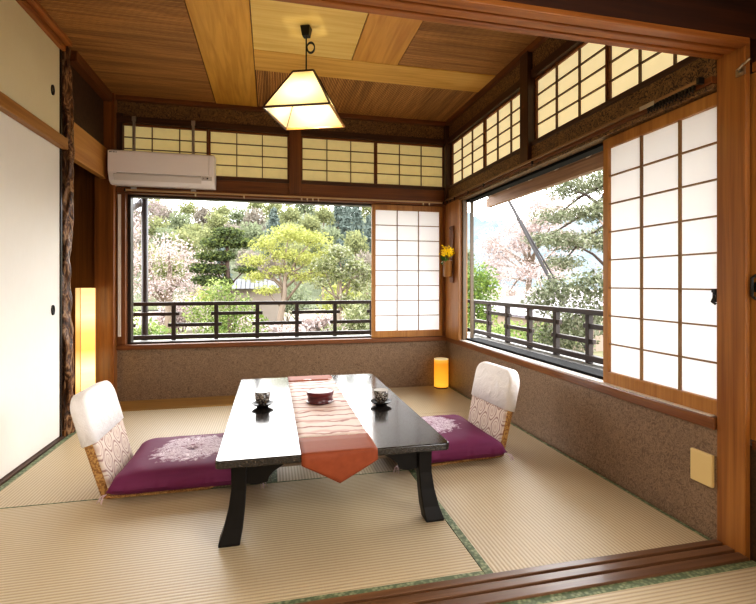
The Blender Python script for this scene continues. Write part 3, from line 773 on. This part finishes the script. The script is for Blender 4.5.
for k, (dy, dz, L) in enumerate(((.07, .02, .06), (.085, .05, .06), (.055, -.02, .06), (.10, .0, .05), (-.04, .03, .05), (.03, .06, .05), (.06, .07, .05))):
    b = Vector((-.01, dy*.35, .0)); e = Vector((-.02-.006*k, dy, dz)); s = Vector((.012, 0, .016))
    mid = (b+e)/2
    m3.add([b, mid+s, e, mid-s], [(0,1,2,3)])
m.build('stem', M_leaf, fb); m2.build('blossom', M_yel, fb, fix=False); m3.build('leaf', M_leaf, fb, fix=False)
m = MB(); m.lathe([(.002, -.014), (.010, -.006), (.012, .004), (.005, .016)], 12, -.02, .085); m.build('white_bud', plain('white_petal', '#F0F0E8', .5), fb)

# ------------------------------------------------------------------ outside: veranda, railings, eaves
MB().box(-2.2, YB+.165, .30, 2.3, 5.0, .43).build('trim_30', W('deck', 'x'), kind='structure')
MB().box(XR+.19, .2, .30, 2.3, YB+.16, .43).build('trim_31', W('deck', 'y'), kind='structure')
def railing(label, axis, fixed, posts, z0, z1, end0, end1, flip):
    t = thing('veranda_railing', label, 'railing')
    def B(m, a0, a1, c, zz0, zz1, th):
        if axis == 'x': m.box(a0, fixed-th/2+c, zz0, a1, fixed+th/2+c, zz1)
        else: m.box(fixed-th/2+c, a0, zz0, fixed+th/2+c, a1, zz1)
    M = W('rail', axis)
    m = MB(); B(m, end0, end1, 0, .775, .812, .055); m.build('top_rail', M, t, bevel=.004)
    m = MB(); B(m, end0, end1, 0, .448, .490, .05); m.build('bottom_rail', M, t, bevel=.004)
    for p in posts:
        m = MB(); B(m, p-.019, p+.019, 0, .4305, .776, .040); m.build('post', W('rail', 'z'), t, bevel=.003)
    for i in range(len(posts)-1):
        up = (i % 2 == 0) ^ flip; z = .694 if up else .586
        m = MB(); B(m, posts[i]-.052, posts[i+1]+.052, .001, z-.017, z+.017, .030); m.build('middle_rail', M, t, bevel=.003)
bp = [-1.729+.3985*k for k in range(10)]
railing('dark wooden veranda railing outside the back window', 'x', 4.9, bp, 0, 0, -1.80, 2.19, True)
rp = [4.803-.388*k for k in range(10)]
railing('dark wooden veranda railing outside the side window', 'y', 2.2, rp[::-1], 0, 0, 1.25, 4.86, True)
m = MB(); m.tube([(-1.227, 5.03, -.9), (-1.227, 5.03, 1.95)], .032, 12)
m.build('trim_32', W('rail', 'z'), kind='structure')
t = thing('drain_pipe', 'grey drain pipe slanting from the veranda post to the eaves', 'pipe')
MB().tube([(-1.62, 5.06, 1.60), (-1.42, 5.06, 1.70), (-1.27, 5.06, 1.80)], .034, 12).build('pipe', plain('grey_pipe', '#B4B6BC', .5), t)
MB().tube([(-1.285, 5.06, 1.79), (-1.245, 5.06, 1.815)], .040, 12).build('pipe_collar', plain('grey_pipe2', '#6E7078', .4), t)
# eaves
m = MB(); m.prism([(4.42, 2.86), (4.42, 2.80), (5.08, 2.08), (5.08, 2.14)], lambda u, v, a: (a, u, v), -2.4, 2.6); m.build('roof_back', W('mid', 'y'), kind='structure')
m = MB(); m.prism([(1.82, 2.86), (1.82, 2.80), (2.50, 1.96), (2.50, 2.02)], lambda u, v, a: (u, a, v), .2, 4.98)
m.box(2.46, .2, 1.885, 2.52, 5.0, 1.985); m.build('roof_side', wood('#6E4E38', '#9A7A60', 'y', .6), kind='structure')
m = MB()
for k in range(9):
    y = 1.5+.42*k; m.bar((1.83, y, 2.78), (2.45, y, 2.0), .04, .05)
m.build('trim_33', plain('pale_rafter', '#B8A898', .6), kind='structure')

# ------------------------------------------------------------------ outside: garden
def foliage_mat(name, cols, haze=0.0, hz='#B4B8A0', tr=.35, dk=.66):
    t = NT(name); g = t.n('ShaderNodeNewGeometry')
    n = t.noise(t.coord(src='Object'), 1.3, 3)
    f = t.math('ADD', t.math('MULTIPLY', g.outputs['Random Per Island'], .55), t.math('MULTIPLY', n, .45))
    k = len(cols); c = t.ramp(f, [(.2+.6*i/(k-1), cc) for i, cc in enumerate(cols)])
    c = t.mix(max(haze, .12), c, hz)
    c = t.mix(1.0, c, (dk, dk, dk), 'MULTIPLY')
    d = t.n('ShaderNodeBsdfDiffuse'); tl = t.n('ShaderNodeBsdfTranslucent'); mx = t.n('ShaderNodeMixShader'); mx.inputs[0].default_value = tr
    t.l(c, d.inputs[0]); t.l(c, tl.inputs[0]); t.l(d.outputs[0], mx.inputs[1]); t.l(tl.outputs[0], mx.inputs[2]); t.l(mx.outputs[0], t.out.inputs[0])
    return t.m
rnd = random.Random(11)
def rv(): 
    while True:
        v = Vector((rnd.uniform(-1, 1), rnd.uniform(-1, 1), rnd.uniform(-1, 1)))
        if .02 < v.length < 1: return v.normalized()
def leaves(m, c, rad, n, size, flat=0.0, shell=.55):
    c = Vector(c)
    for _ in range(n):
        d = rv(); r = (shell + (1-shell)*rnd.random())
        p = c + Vector((d.x*rad[0]*r, d.y*rad[1]*r, d.z*rad[2]*r))
        a = rv(); 
        if flat: a = (a*(1-flat) + Vector((a.x, a.y, 0))*flat).normalized()
        b = a.cross(rv()).normalized(); s = size*rnd.uniform(.6, 1.3)
        m.add([p-a*s, p+b*s*.45, p+a*s, p-b*s*.45], [(0,1,2,3)])
M_bark = plain('bark', '#3A2A20', .8); M_bark2 = plain('bark_grey', '#6A5C4E', .8)
def tree(name, label, cat, base, trunk_top, tr, clusters, n, size, mat, bark=M_bark, flat=0.0, group=None, fname='foliage', shell=.55):
    base = Vector(base); t = thing(name, label, cat, base, 0, group)
    m = MB(); T = Vector(trunk_top)-base
    m.tube([(0,0,-.3), T*.35+Vector((.06*T.z*rnd.uniform(-1,1), 0, 0)), T*.7, T], [tr*1.2, tr, tr*.8, tr*.5], 8)
    for c, rad in clusters:
        c = Vector(c)-base; s = T*rnd.uniform(.45, .95)
        m.tube([s, (s+c)/2+Vector((rnd.uniform(-.1,.1), 0, rnd.uniform(-.02,.12))), c], [tr*.45, tr*.3, tr*.12], 5)
    m.build('trunk', bark, t)
    m = MB()
    tot = sum(r[0]*r[1]*r[2] for _, r in clusters)**1
    w = [(r[0]*r[2]) for _, r in clusters]; sw = sum(w)
    for (c, rad), ww in zip(clusters, w): leaves(m, Vector(c)-base, rad, max(20, int(n*ww/sw)), size, flat, shell)
    m.build(fname, mat, t, fix=False)
    return t
F_cherry = foliage_mat('cherry_blossom', ['#94807A', '#C6AEA8', '#D6C2BE', '#E2D4D2'])
F_cherry_w = foliage_mat('pale_blossom', ['#A08A84', '#CDB6B2', '#DCCAC8'], dk=.38)
F_pine = foliage_mat('pine_green', ['#222E14', '#3C4C1E', '#6E7830'], 0, tr=.15)
F_pine_r = foliage_mat('pine_pale', ['#464C30', '#6E7354', '#8C8E74', '#A0A08A'], 0, tr=.2)
F_maple = foliage_mat('yellow_green', ['#8A8E3C', '#AEB058', '#C8C678'], 0)
F_grey = foliage_mat('grey_green', ['#4A5228', '#7A8048', '#A0A078', '#B4B49A'], 0)
F_fresh = foliage_mat('fresh_green', ['#55702A', '#87984A', '#A8B070'], 0)
F_bush = foliage_mat('bright_green', ['#3C5416', '#647E26', '#8E9E40'], 0)
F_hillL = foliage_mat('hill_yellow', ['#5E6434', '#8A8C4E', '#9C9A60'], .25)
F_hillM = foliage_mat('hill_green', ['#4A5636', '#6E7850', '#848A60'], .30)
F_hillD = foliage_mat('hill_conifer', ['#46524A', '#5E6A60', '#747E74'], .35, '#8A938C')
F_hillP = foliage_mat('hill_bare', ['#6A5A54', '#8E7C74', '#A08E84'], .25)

def ground_mat():
    t = NT('garden_ground'); v = t.coord(); n = t.noise(v, .35, 5, .5); b = t.noise(v, 3, 4)
    c = t.ramp(n, [(.38, '#7E7C4C'), (.5, '#A89A84'), (.62, '#B4A496')]); c = t.mix(t.math('MULTIPLY', b, .4), c, '#8C8A5C')
    return t.bsdf(t.mix(1.0, c, (.44, .43, .41), 'MULTIPLY'), .9)
gx = MB(); vs = []; fs = []; NX, NY = 40, 40
for j in range(NY+1):
    for i in range(NX+1):
        x = -40+100*i/NX; y = -6+70*j/NY
        d = max(0, y-5, (x-3)*.9)
        z = -.9 + .012*d*1.6 + .12*math.sin(x*.7)*math.sin(y*.6)
        vs.append((x, y, z))
for j in range(NY):
    for i in range(NX): a = j*(NX+1)+i; fs.append((a, a+1, a+NX+2, a+NX+1))
gx.add(vs, fs, 0, True).build('ground', ground_mat(), kind='structure')
def gz(x, y): return -.9 + .012*max(0, y-5, (x-3)*.9)*1.6

# hills
def hill_mat(name, a, b, c_, dk=.5):
    t = NT(name); v = t.coord(); n = t.noise(v, .8, 6, .4, .65); k = t.noise(v, .12, 3)
    c = t.ramp(n, [(.35, a), (.6, b)]); c = t.mix(t.ramp(k, [(.4, 0), (.6, .6)]), c, c_); c = t.mix(1.0, c, (dk, dk, dk), 'MULTIPLY')
    return t.bsdf(c, .95, t.bump(n, .8, .6))
def hill(name, mat, fn, u0, u1, rows, label):
    m = MB(); NU = 90; vs = []; fs = []
    for j in range(rows+1):
        for i in range(NU+1): vs.append(fn(u0+(u1-u0)*i/NU, j/rows))
    for j in range(rows):
        for i in range(NU): a = j*(NU+1)+i; fs.append((a, a+1, a+NU+2, a+NU+1))
    m.add(vs, fs, 0, True); return slabel(m.build(name, mat, kind='structure'), label, 'hill')
def ridge(x): return 7.0 + .5*math.sin(x*.22+.5) + .3*math.sin(x*.6) + (.055*(x+6) if x > -6 else .03*(x+6))
def hback(x, v): 
    y = 26+18*v; h = (v**1.1)*ridge(x)
    return (x, y, -.4+h*1.0+.12*math.sin(x*2.1+v*20)*v)
hill('hill_back', hill_mat('hill_slope', '#5E6238', '#80805A', '#747A62'), hback, -34, 14.5, 14, 'wooded green hillside behind the garden')
def hside(u, v):
    x = 42+34*v; y = 10+215*u
    top = .158*y+1.2 + 1.6*math.sin(y*.07+1) + .7*math.sin(y*.23) + .35*math.sin(y*.9)
    return (x, y, -.6+(v**.8)*top)
hill('hill_side', hill_mat('hill_far', '#56666A', '#6C7C80', '#7A888E', .36), hside, 0, 1, 16, 'hazy blue-green wooded mountain beyond the side window')  # blue distance haze is put into the slope colours

# hillside trees: four prototypes copied
def proto(mat, conifer, name):
    t = bpy.data.objects.new(name, None); COL.objects.link(t)
    m = MB()
    if conifer:
        for k in range(9):
            z = .5+.32*k; r = 1.05*(1-k/9.5)+.08
            leaves(m, (0,0,z), (r, r, .28), 110, .17, 0, .4)
    else:
        for k in range(8):
            a = k*2.4; leaves(m, (.6*math.cos(a), .6*math.sin(a), 1.7+.28*(k % 4)), (.75, .75, .6), 150, .14, 0, .5)
    m.build('crown', mat, t, fix=False)
    MB().tube([(0,0,-.4), (0,0,1.0), (0,0,2.0)], [.12, .09, .05], 6).build('trunk', M_bark2, t)
    return t
hl = [('hill_tree', F_hillL, False, 'yellow-green leafy tree on the wooded hillside', 'yellow-green hillside trees'),
      ('hill_tree', F_hillM, False, 'dull green leafy tree on the wooded hillside', 'dull green hillside trees'),
      ('hill_conifer', F_hillD, True, 'blue-grey conifer on the wooded hillside', 'blue-grey hillside conifers'),
      ('hill_tree', F_hillP, False, 'bare brownish tree on the wooded hillside', 'bare brownish hillside trees')]
protos = []
for nm, mt, cf, lb, gp in hl:
    p = proto(mt, cf, nm); tag(p, lb, 'tree', gp); protos.append([p, False])
hr = random.Random(5)
for r_ in range(8):
    for k in range(10):
        x = -13.6+2.75*k+1.35*(r_ % 2)+hr.uniform(-.08, .08); v = .06+.118*r_
        x0, y0, z0 = hback(x, min(1, v))
        if x > 4.5: w = (.1, .15, .7, .05) if r_ > 2 else (.4, .4, .1, .1)
        elif x > -1: w = (.45, .3, .2, .05)
        elif x > -7: w = (.4, .35, .05, .2)
        else: w = (.45, .25, .05, .25)
        i = hr.choices(range(4), w)[0]
        if not protos[i][1]: o = protos[i][0]; protos[i][1] = True
        else: o = copy_tree(protos[i][0])
        s = hr.uniform(.74, .84)*(1.0 if i != 2 else 1.1)
        o.location = (x0, y0, z0-.15); o.scale = (s, s*.8, s*hr.uniform(1.0, 1.3)); o.rotation_euler.z = hr.choice((0, PI))
# garden trees seen through the back window
def clus(cs): return [((x, y, z), (a, b, c)) for x, y, z, a, b, c in cs]
tree('cherry_tree', 'pale pink cherry tree in blossom behind the veranda post', 'tree', (-2.9, 14.2, gz(-2.9, 14.2)), (-2.8, 14.2, 1.5), .11,
     clus([(-3.6,14,1.6,.7,.6,.5), (-2.8,14,1.9,.8,.6,.55), (-2.1,14.2,1.5,.6,.6,.5), (-3.9,14,2.5,.6,.5,.5), (-3.2,14,.9,.8,.6,.5), (-2.3,14,.9,.7,.6,.45), (-1.6,14.2,1.1,.4,.5,.5), (-4.2,14,1.2,.6,.5,.6)]),
     6400, .040, F_cherry, M_bark2, 0, None, 'blossom', .2)
tree('cherry_tree', 'tall whitish cherry tree in blossom at the edge of the back window', 'tree', (-5.1, 15.5, gz(-5, 15.5)), (-4.9, 15.5, 2.4), .10,
     clus([(-4.9,15.3,3.4,.9,.6,.6), (-4.1,15.3,2.9,.6,.6,.5), (-5.2,15.4,2.2,.8,.6,.7), (-3.6,15.3,3.3,.5,.5,.4)]), 4200, .042, F_cherry_w, M_bark2, 0, None, 'blossom', .2)
pads = [(-1.15,13,2.34,.46,.35,.16), (-1.40,13,2.08,.44,.35,.17), (-.80,13,2.08,.40,.3,.17), (-1.66,13,1.70,.36,.3,.16), (-1.24,13,1.72,.36,.3,.16), (-1.80,13,1.40,.36,.3,.16), (-1.42,13,1.36,.34,.3,.15), (-1.66,13,1.08,.42,.3,.17), (-.66,13,1.36,.36,.3,.10), (-1.25,13,1.05,.3,.3,.14)]
tree('pine_tree', 'dark green cloud-pruned pine with layered pads', 'tree', (-1.1, 13, gz(0, 13)), (-1.15, 13, 2.2), .075, clus(pads), 7600, .045, F_pine, M_bark, .3, None, 'needles', .3)
tree('maple_tree', 'spreading yellow-green maple in the middle of the garden view', 'tree', (.30, 12, gz(0, 12)), (.35, 12, 1.3), .085,
     clus([(.45,12,2.25,.6,.5,.26), (-.10,12,1.98,.5,.5,.24), (1.05,12,2.12,.55,.5,.24), (-.40,12,1.56,.42,.4,.20), (.30,12,1.72,.5,.5,.22), (.95,12,1.62,.45,.4,.22), (-.35,12,1.16,.40,.4,.16), (.78,12,1.16,.42,.4,.18), (1.42,12,1.78,.36,.4,.22), (.2,12,1.32,.4,.4,.16), (-.1,12,.82,.4,.4,.14), (1.25,12,1.3,.34,.4,.16)]),
     8200, .034, F_maple, M_bark2, .2, None, 'foliage', .25)
tree('broadleaf_tree', 'grey-green broadleaf tree beside the yellow-green maple', 'tree', (1.62, 11, gz(0, 11)), (1.62, 11, 1.0), .07,
     clus([(1.55,11,1.72,.42,.4,.24), (1.2,11,1.42,.34,.35,.24), (1.95,11,1.42,.36,.35,.24), (1.6,11,1.2,.4,.35,.22), (1.15,11,1.0,.28,.3,.16), (2.05,11,.95,.34,.3,.24), (1.75,11,.55,.4,.35,.22), (2.3,11,1.25,.3,.3,.25)]),
     5200, .038, F_grey, M_bark2, 0, None, 'foliage', .25)
def shrub(label, base, clusters, n, size, mat, name='garden_shrub', stem_h=.5):
    b = Vector(base); t = thing(name, label, 'shrub', b)
    m = MB()
    for k in range(5):
        a = k*1.3; m.tube([(0,0,-.2), (.15*math.cos(a), .15*math.sin(a), stem_h*.5), (.35*math.cos(a), .3*math.sin(a), stem_h)], [.03, .02, .01], 5)
    m.build('stem', M_bark2, t)
    m = MB(); w = [r[0]*r[2] for _, r in clusters]; sw = sum(w)
    for (c, rad), ww in zip(clusters, w): leaves(m, Vector(c)-b, rad, int(n*ww/sw), size, 0, .3)
    m.build('foliage', mat, t, fix=False)
shrub('feathery fresh-green shrub below the dark pine', (-.85, 8.4, gz(0, 8.4)), clus([(-.85,8.4,.86,.30,.3,.24), (-1.12,8.4,.50,.36,.3,.35), (-.55,8.4,.55,.38,.3,.32), (-.85,8.4,-.1,.6,.4,.5), (-.4,8.4,.0,.4,.3,.4)]), 4600, .032, F_fresh)
shrub('low pale-green shrub behind the railing near the veranda post', (-1.75, 7.6, gz(0, 7.6)), clus([(-1.8,7.6,.2,.4,.3,.3), (-1.45,7.6,.05,.35,.3,.3), (-2.1,7.6,.0,.4,.3,.4), (-1.7,7.6,-.4,.6,.4,.4)]), 1800, .045, F_fresh)
shrub('loose grey-green shrub behind the railing below the broadleaf tree', (1.55, 8.6, gz(0, 8.6)), clus([(1.55,8.6,.3,.3,.3,.35), (1.2,8.6,.0,.35,.3,.3), (1.75,8.6,.0,.3,.3,.35)]), 1500, .045, F_grey)
shrub('yellowish low shrub at the foot of the maple', (.25, 10.5, gz(0, 10.5)), clus([(.0,10.5,-.1,.4,.3,.25), (.5,10.5,-.15,.4,.3,.22), (-.5,10.5,.05,.35,.3,.3)]), 1200, .05, F_cherry)
for (x, y, w_, h_, mt, lb) in ((-5.2, 16.2, .9, .7, F_fresh, 'fresh-green bush behind the pink cherry tree'), (-2.9, 16.5, .9, .6, F_cherry, 'pinkish bush behind the pink cherry tree'),
        (.6, 19.2, 1.0, .9, F_hillM, 'dull green bush above the tiled garden wall'), (2.9, 19.0, 1.0, .9, F_maple, 'yellow-green bush behind the broadleaf tree'), (-2.3, 19.6, .9, .8, F_maple, 'yellow-green bush behind the dark pine'),
        (3.6, 16.4, .8, .8, F_grey, 'grey-green bush near the paper screen'), (-3.6, 11.0, .7, .45, F_fresh, 'low green bush at the foot of the pink cherry tree'), (1.6, 14.6, .9, .38, F_cherry, 'low pinkish bush between maple and broadleaf tree'), (-.9, 14.5, .8, .45, F_bush, 'low green bush under the dark pine')):
    g0 = gz(0, y); shrub(lb, (x, y, g0), clus([(x, y, g0+h_*1.2, w_, .5, h_), (x-.5*w_, y, g0+h_*.8, w_*.7, .5, h_*.8), (x+.5*w_, y, g0+h_*.9, w_*.7, .5, h_*.8)]), 1500, .075, mt, 'garden_bush')
# garden wall with tiled coping
gw = thing('garden_wall', 'pale garden wall with grey tiled coping behind the pine', 'wall', (0, 17, 0))
MB().box(-1.9, -.12, -.95, .35, .12, .85).build('wall_face', plain('pale_clay', '#6E645A', .9), gw)
m = MB()
for k in range(15):
    x = -1.9+.15*k; m.prism([(-.40, .80), (0, 1.14), (.40, .80), (0, 1.02)], lambda u, v, a: (a, u, v), x, x+.13)
m.build('tile_coping', plain('grey_tile', '#4E4C4A', .6), gw)

# trees seen through the side window
tree('cherry_tree', 'wide pink cherry tree in blossom beyond the side window', 'tree', (9.4, 15.6, gz(9.4, 15.6)), (9.3, 15.4, 2.0), .12,
     clus([(9.0,15.6,2.4,1.0,1.0,.6), (9.2,17.2,2.1,.9,.9,.5), (9.0,14.2,3.0,1.0,.9,.6), (9.3,13.2,2.4,.9,.9,.6), (9.0,15.2,1.4,1.0,1.0,.5), (9.2,17.6,1.3,.8,.8,.5), (9.1,13.6,1.4,.9,.9,.6), (8.6,16.9,2.7,.7,.7,.5), (9.2,18.2,1.8,.7,.7,.45), (9.0,15.0,2.9,.8,.8,.5), (9.2,14.8,3.8,.9,.8,.5), (9.1,16.2,3.1,.8,.8,.5), (8.8,17.6,2.5,.7,.7,.45), (9.0,13.0,3.4,.8,.8,.6), (9.3,14.4,3.7,.9,.8,.45), (9.0,16.4,.6,1.0,1.0,.4), (9,14,.5,1,.9,.4)]),
     19000, .045, F_cherry, M_bark2, 0, None, 'blossom', .2)
tree('cherry_tree', 'pale cherry tree in blossom high behind the big pine', 'tree', (13.6, 16.1, gz(13.6, 16.1)), (13.5, 16.1, 3.0), .12,
     clus([(13.5,16.9,5.16,1.43,1.3,0.78), (13.5,15.5,4.38,1.43,1.3,0.91), (13.5,15.9,2.82,1.43,1.3,0.91), (13.5,16.1,1.26,1.3,1.17,0.78), (13.5,14.3,5.29,1.3,1.3,0.91), (13.5,18.7,5.68,1.17,1.17,0.52)]),
     9000, .045, F_cherry_w, M_bark2, 0, None, 'blossom', .2)
pp = [(5.9,7.75,3.40,.62,.6,.26), (5.9,8.30,2.92,.68,.62,.24), (6.0,7.35,2.90,.6,.55,.26), (5.9,8.75,2.42,.6,.58,.20), (6.0,7.75,2.36,.62,.52,.24), (5.8,9.05,1.95,.52,.5,.18), (5.9,8.35,1.86,.66,.56,.24), (6.0,7.4,1.80,.55,.5,.24), (5.9,8.5,1.42,.5,.5,.18), (6.0,7.1,2.35,.5,.5,.24)]
tree('pine_tree', 'large pale green pine with spreading branches close to the side window', 'tree', (6.4, 7.3, gz(6.4, 7.3)), (6.2, 7.5, 3.3), .09, clus(pp), 13000, .034, F_pine_r, M_bark, .2, None, 'needles', .25)
shrub('round bright-green bush at the corner of the side window', (5.0, 10.75, gz(5, 10.7)), clus([(5.0,10.7,.95,.62,.62,.60), (5.0,10.8,.2,.6,.6,.5)]), 3000, .05, F_bush)
shrub('olive-green bush below the large pine, behind the railing', (3.37, 4.68, gz(3.37, 4.68)), clus([(3.33,4.91,0.928,0.306,0.342,0.18), (3.42,4.37,0.964,0.306,0.342,0.216), (3.33,5.26,0.766,0.252,0.306,0.18), (3.33,4.5,0.595,0.36,0.405,0.252), (3.38,4.95,0.325,0.405,0.495,0.315), (3.38,4.59,-0.08,0.36,0.45,0.36)]), 6500, .028, F_pine_r)
shrub('low fresh-green shrub seen through the side railing', (4.4, 7.4, gz(4.4, 7.4)), clus([(4.4,7.7,.05,.5,.5,.3), (4.5,6.9,.05,.5,.5,.3), (4.4,8.6,-.05,.5,.5,.25), (4.2, 9.6, -.1, .5,.6,.3)]), 2200, .045, F_fresh)
# white lower roof beyond the railing
lr = thing('lower_roof', 'pale sheet-metal roof seen through the side railing', 'roof', (8.2, 12.6, 0))
m = MB(); m.add([(-1.2,-2.4,.05), (1.2,-2.4,.75), (1.2,2.6,.75), (-1.2,2.6,.05)], [(0,1,2,3)]); m.add([(-1.2,-2.4,.0), (1.2,-2.4,.70), (1.2,2.6,.70), (-1.2,2.6,.0)], [(3,2,1,0)]); m.build('roof_sheet', plain('pale_sheet', '#8E8486', .6), lr)
m = MB()
for k in range(13):
    y = -2.4+.416*k; m.bar((-1.2, y, .065), (1.2, y, .765), .03, .03)
m.build('seam', plain('seam_grey', '#8E8688', .5), lr)
MB().box(-1.1, -2.3, -1.2, 1.1, 2.5, -.01).build('shed_wall', plain('shed_wood', '#7A6A5C', .8), lr)
# leaning prop poles
pl_ = thing('leaning_pole', 'two thin dark poles leaning together outside the side window', 'pole', (4, 6, 0))
MB().tube([(0, -1.70, -.95), (0, .02, 1.0), (0, 1.27, 2.41), (0, 1.75, 2.95)], [.028, .026, .024, .022], 8).build('pole', plain('dark_pole', '#1E1612', .8), pl_)
MB().tube([(.03, -.10, .95), (.02, .70, 1.80), (.02, 1.35, 2.49), (.02, 1.80, 2.95)], [.012, .012, .012, .012], 8).build('pole', plain('dark_pole', '#1E1612', .8), pl_)

# ------------------------------------------------------------------ light
wd = bpy.data.worlds.new('sky'); scn.world = wd; wd.use_nodes = True
nt = wd.node_tree; nt.nodes.clear()
out = nt.nodes.new('ShaderNodeOutputWorld'); bg = nt.nodes.new('ShaderNodeBackground')
tc = nt.nodes.new('ShaderNodeTexCoord'); sp = nt.nodes.new('ShaderNodeSeparateXYZ'); rp_ = nt.nodes.new('ShaderNodeValToRGB')
nt.links.new(tc.outputs['Generated'], sp.inputs[0]); nt.links.new(sp.outputs[2], rp_.inputs[0])
cr = rp_.color_ramp; cr.elements[0].position = 0; cr.elements[0].color = (.35, .36, .38, 1); cr.elements[1].position = .35; cr.elements[1].color = (1, .985, .96, 1)
e = cr.elements.new(.9); e.color = (.80, .88, 1, 1)
nt.links.new(rp_.outputs[0], bg.inputs[0]); bg.inputs[1].default_value = 10.5; nt.links.new(bg.outputs[0], out.inputs[0])

def area(name, loc, rot, sx, sy, power, col, portal=False):
    l = bpy.data.lights.new(name, 'AREA'); l.shape = 'RECTANGLE'; l.size = sx; l.size_y = sy; l.energy = power; l.color = col
    o = bpy.data.objects.new(name, l); COL.objects.link(o); o.location = loc; o.rotation_euler = rot
    if portal: l.cycles.is_portal = True
    return o
area('back_window_portal', (-.12, YB+.14, 1.11), (-PI/2, 0, 0), 2.2, 1.30, 1, (1,1,1), True)
area('side_window_portal', (XR+.2, 3.0, 1.11), (0, PI/2, 0), 1.30, 1.95, 1, (1,1,1), True)
area('anteroom_fill_light', (-.3, -.9, 2.42), (0, 0, 0), 1.4, 1.4, 62, (1, .95, .88))  # added unseen fill lamp, brightens the room from behind the camera
def point(name, loc, power, col, r=.04):
    l = bpy.data.lights.new(name, 'POINT'); l.energy = power; l.color = col; l.shadow_soft_size = r
    o = bpy.data.objects.new(name, l); COL.objects.link(o); o.location = loc; return o
point('pendant_light', (.2095, 2.847, 2.085), 17, (1, .86, .62), .035)

# ------------------------------------------------------------------ camera
cam = bpy.data.cameras.new('camera'); co = bpy.data.objects.new('camera', cam); COL.objects.link(co)
co.location = (0, 0, 1.0); co.rotation_euler = (PI/2, 0, -.2272)
cam.sensor_fit = 'HORIZONTAL'; cam.sensor_width = 36.0; cam.lens = 463.14/756*36
cam.shift_y = (282.84-302)/756; cam.clip_start = .02; cam.clip_end = 300
scn.camera = co
scn.view_settings.view_transform = 'Standard'; scn.view_settings.look = 'Medium High Contrast'
scn.view_settings.exposure = 0.0; scn.view_settings.gamma = 1.0
scn.cycles.use_denoising = True
scn.cycles.max_bounces = 12; scn.cycles.diffuse_bounces = 6; scn.cycles.transparent_max_bounces = 12
scn.cycles.sample_clamp_indirect = 6.0
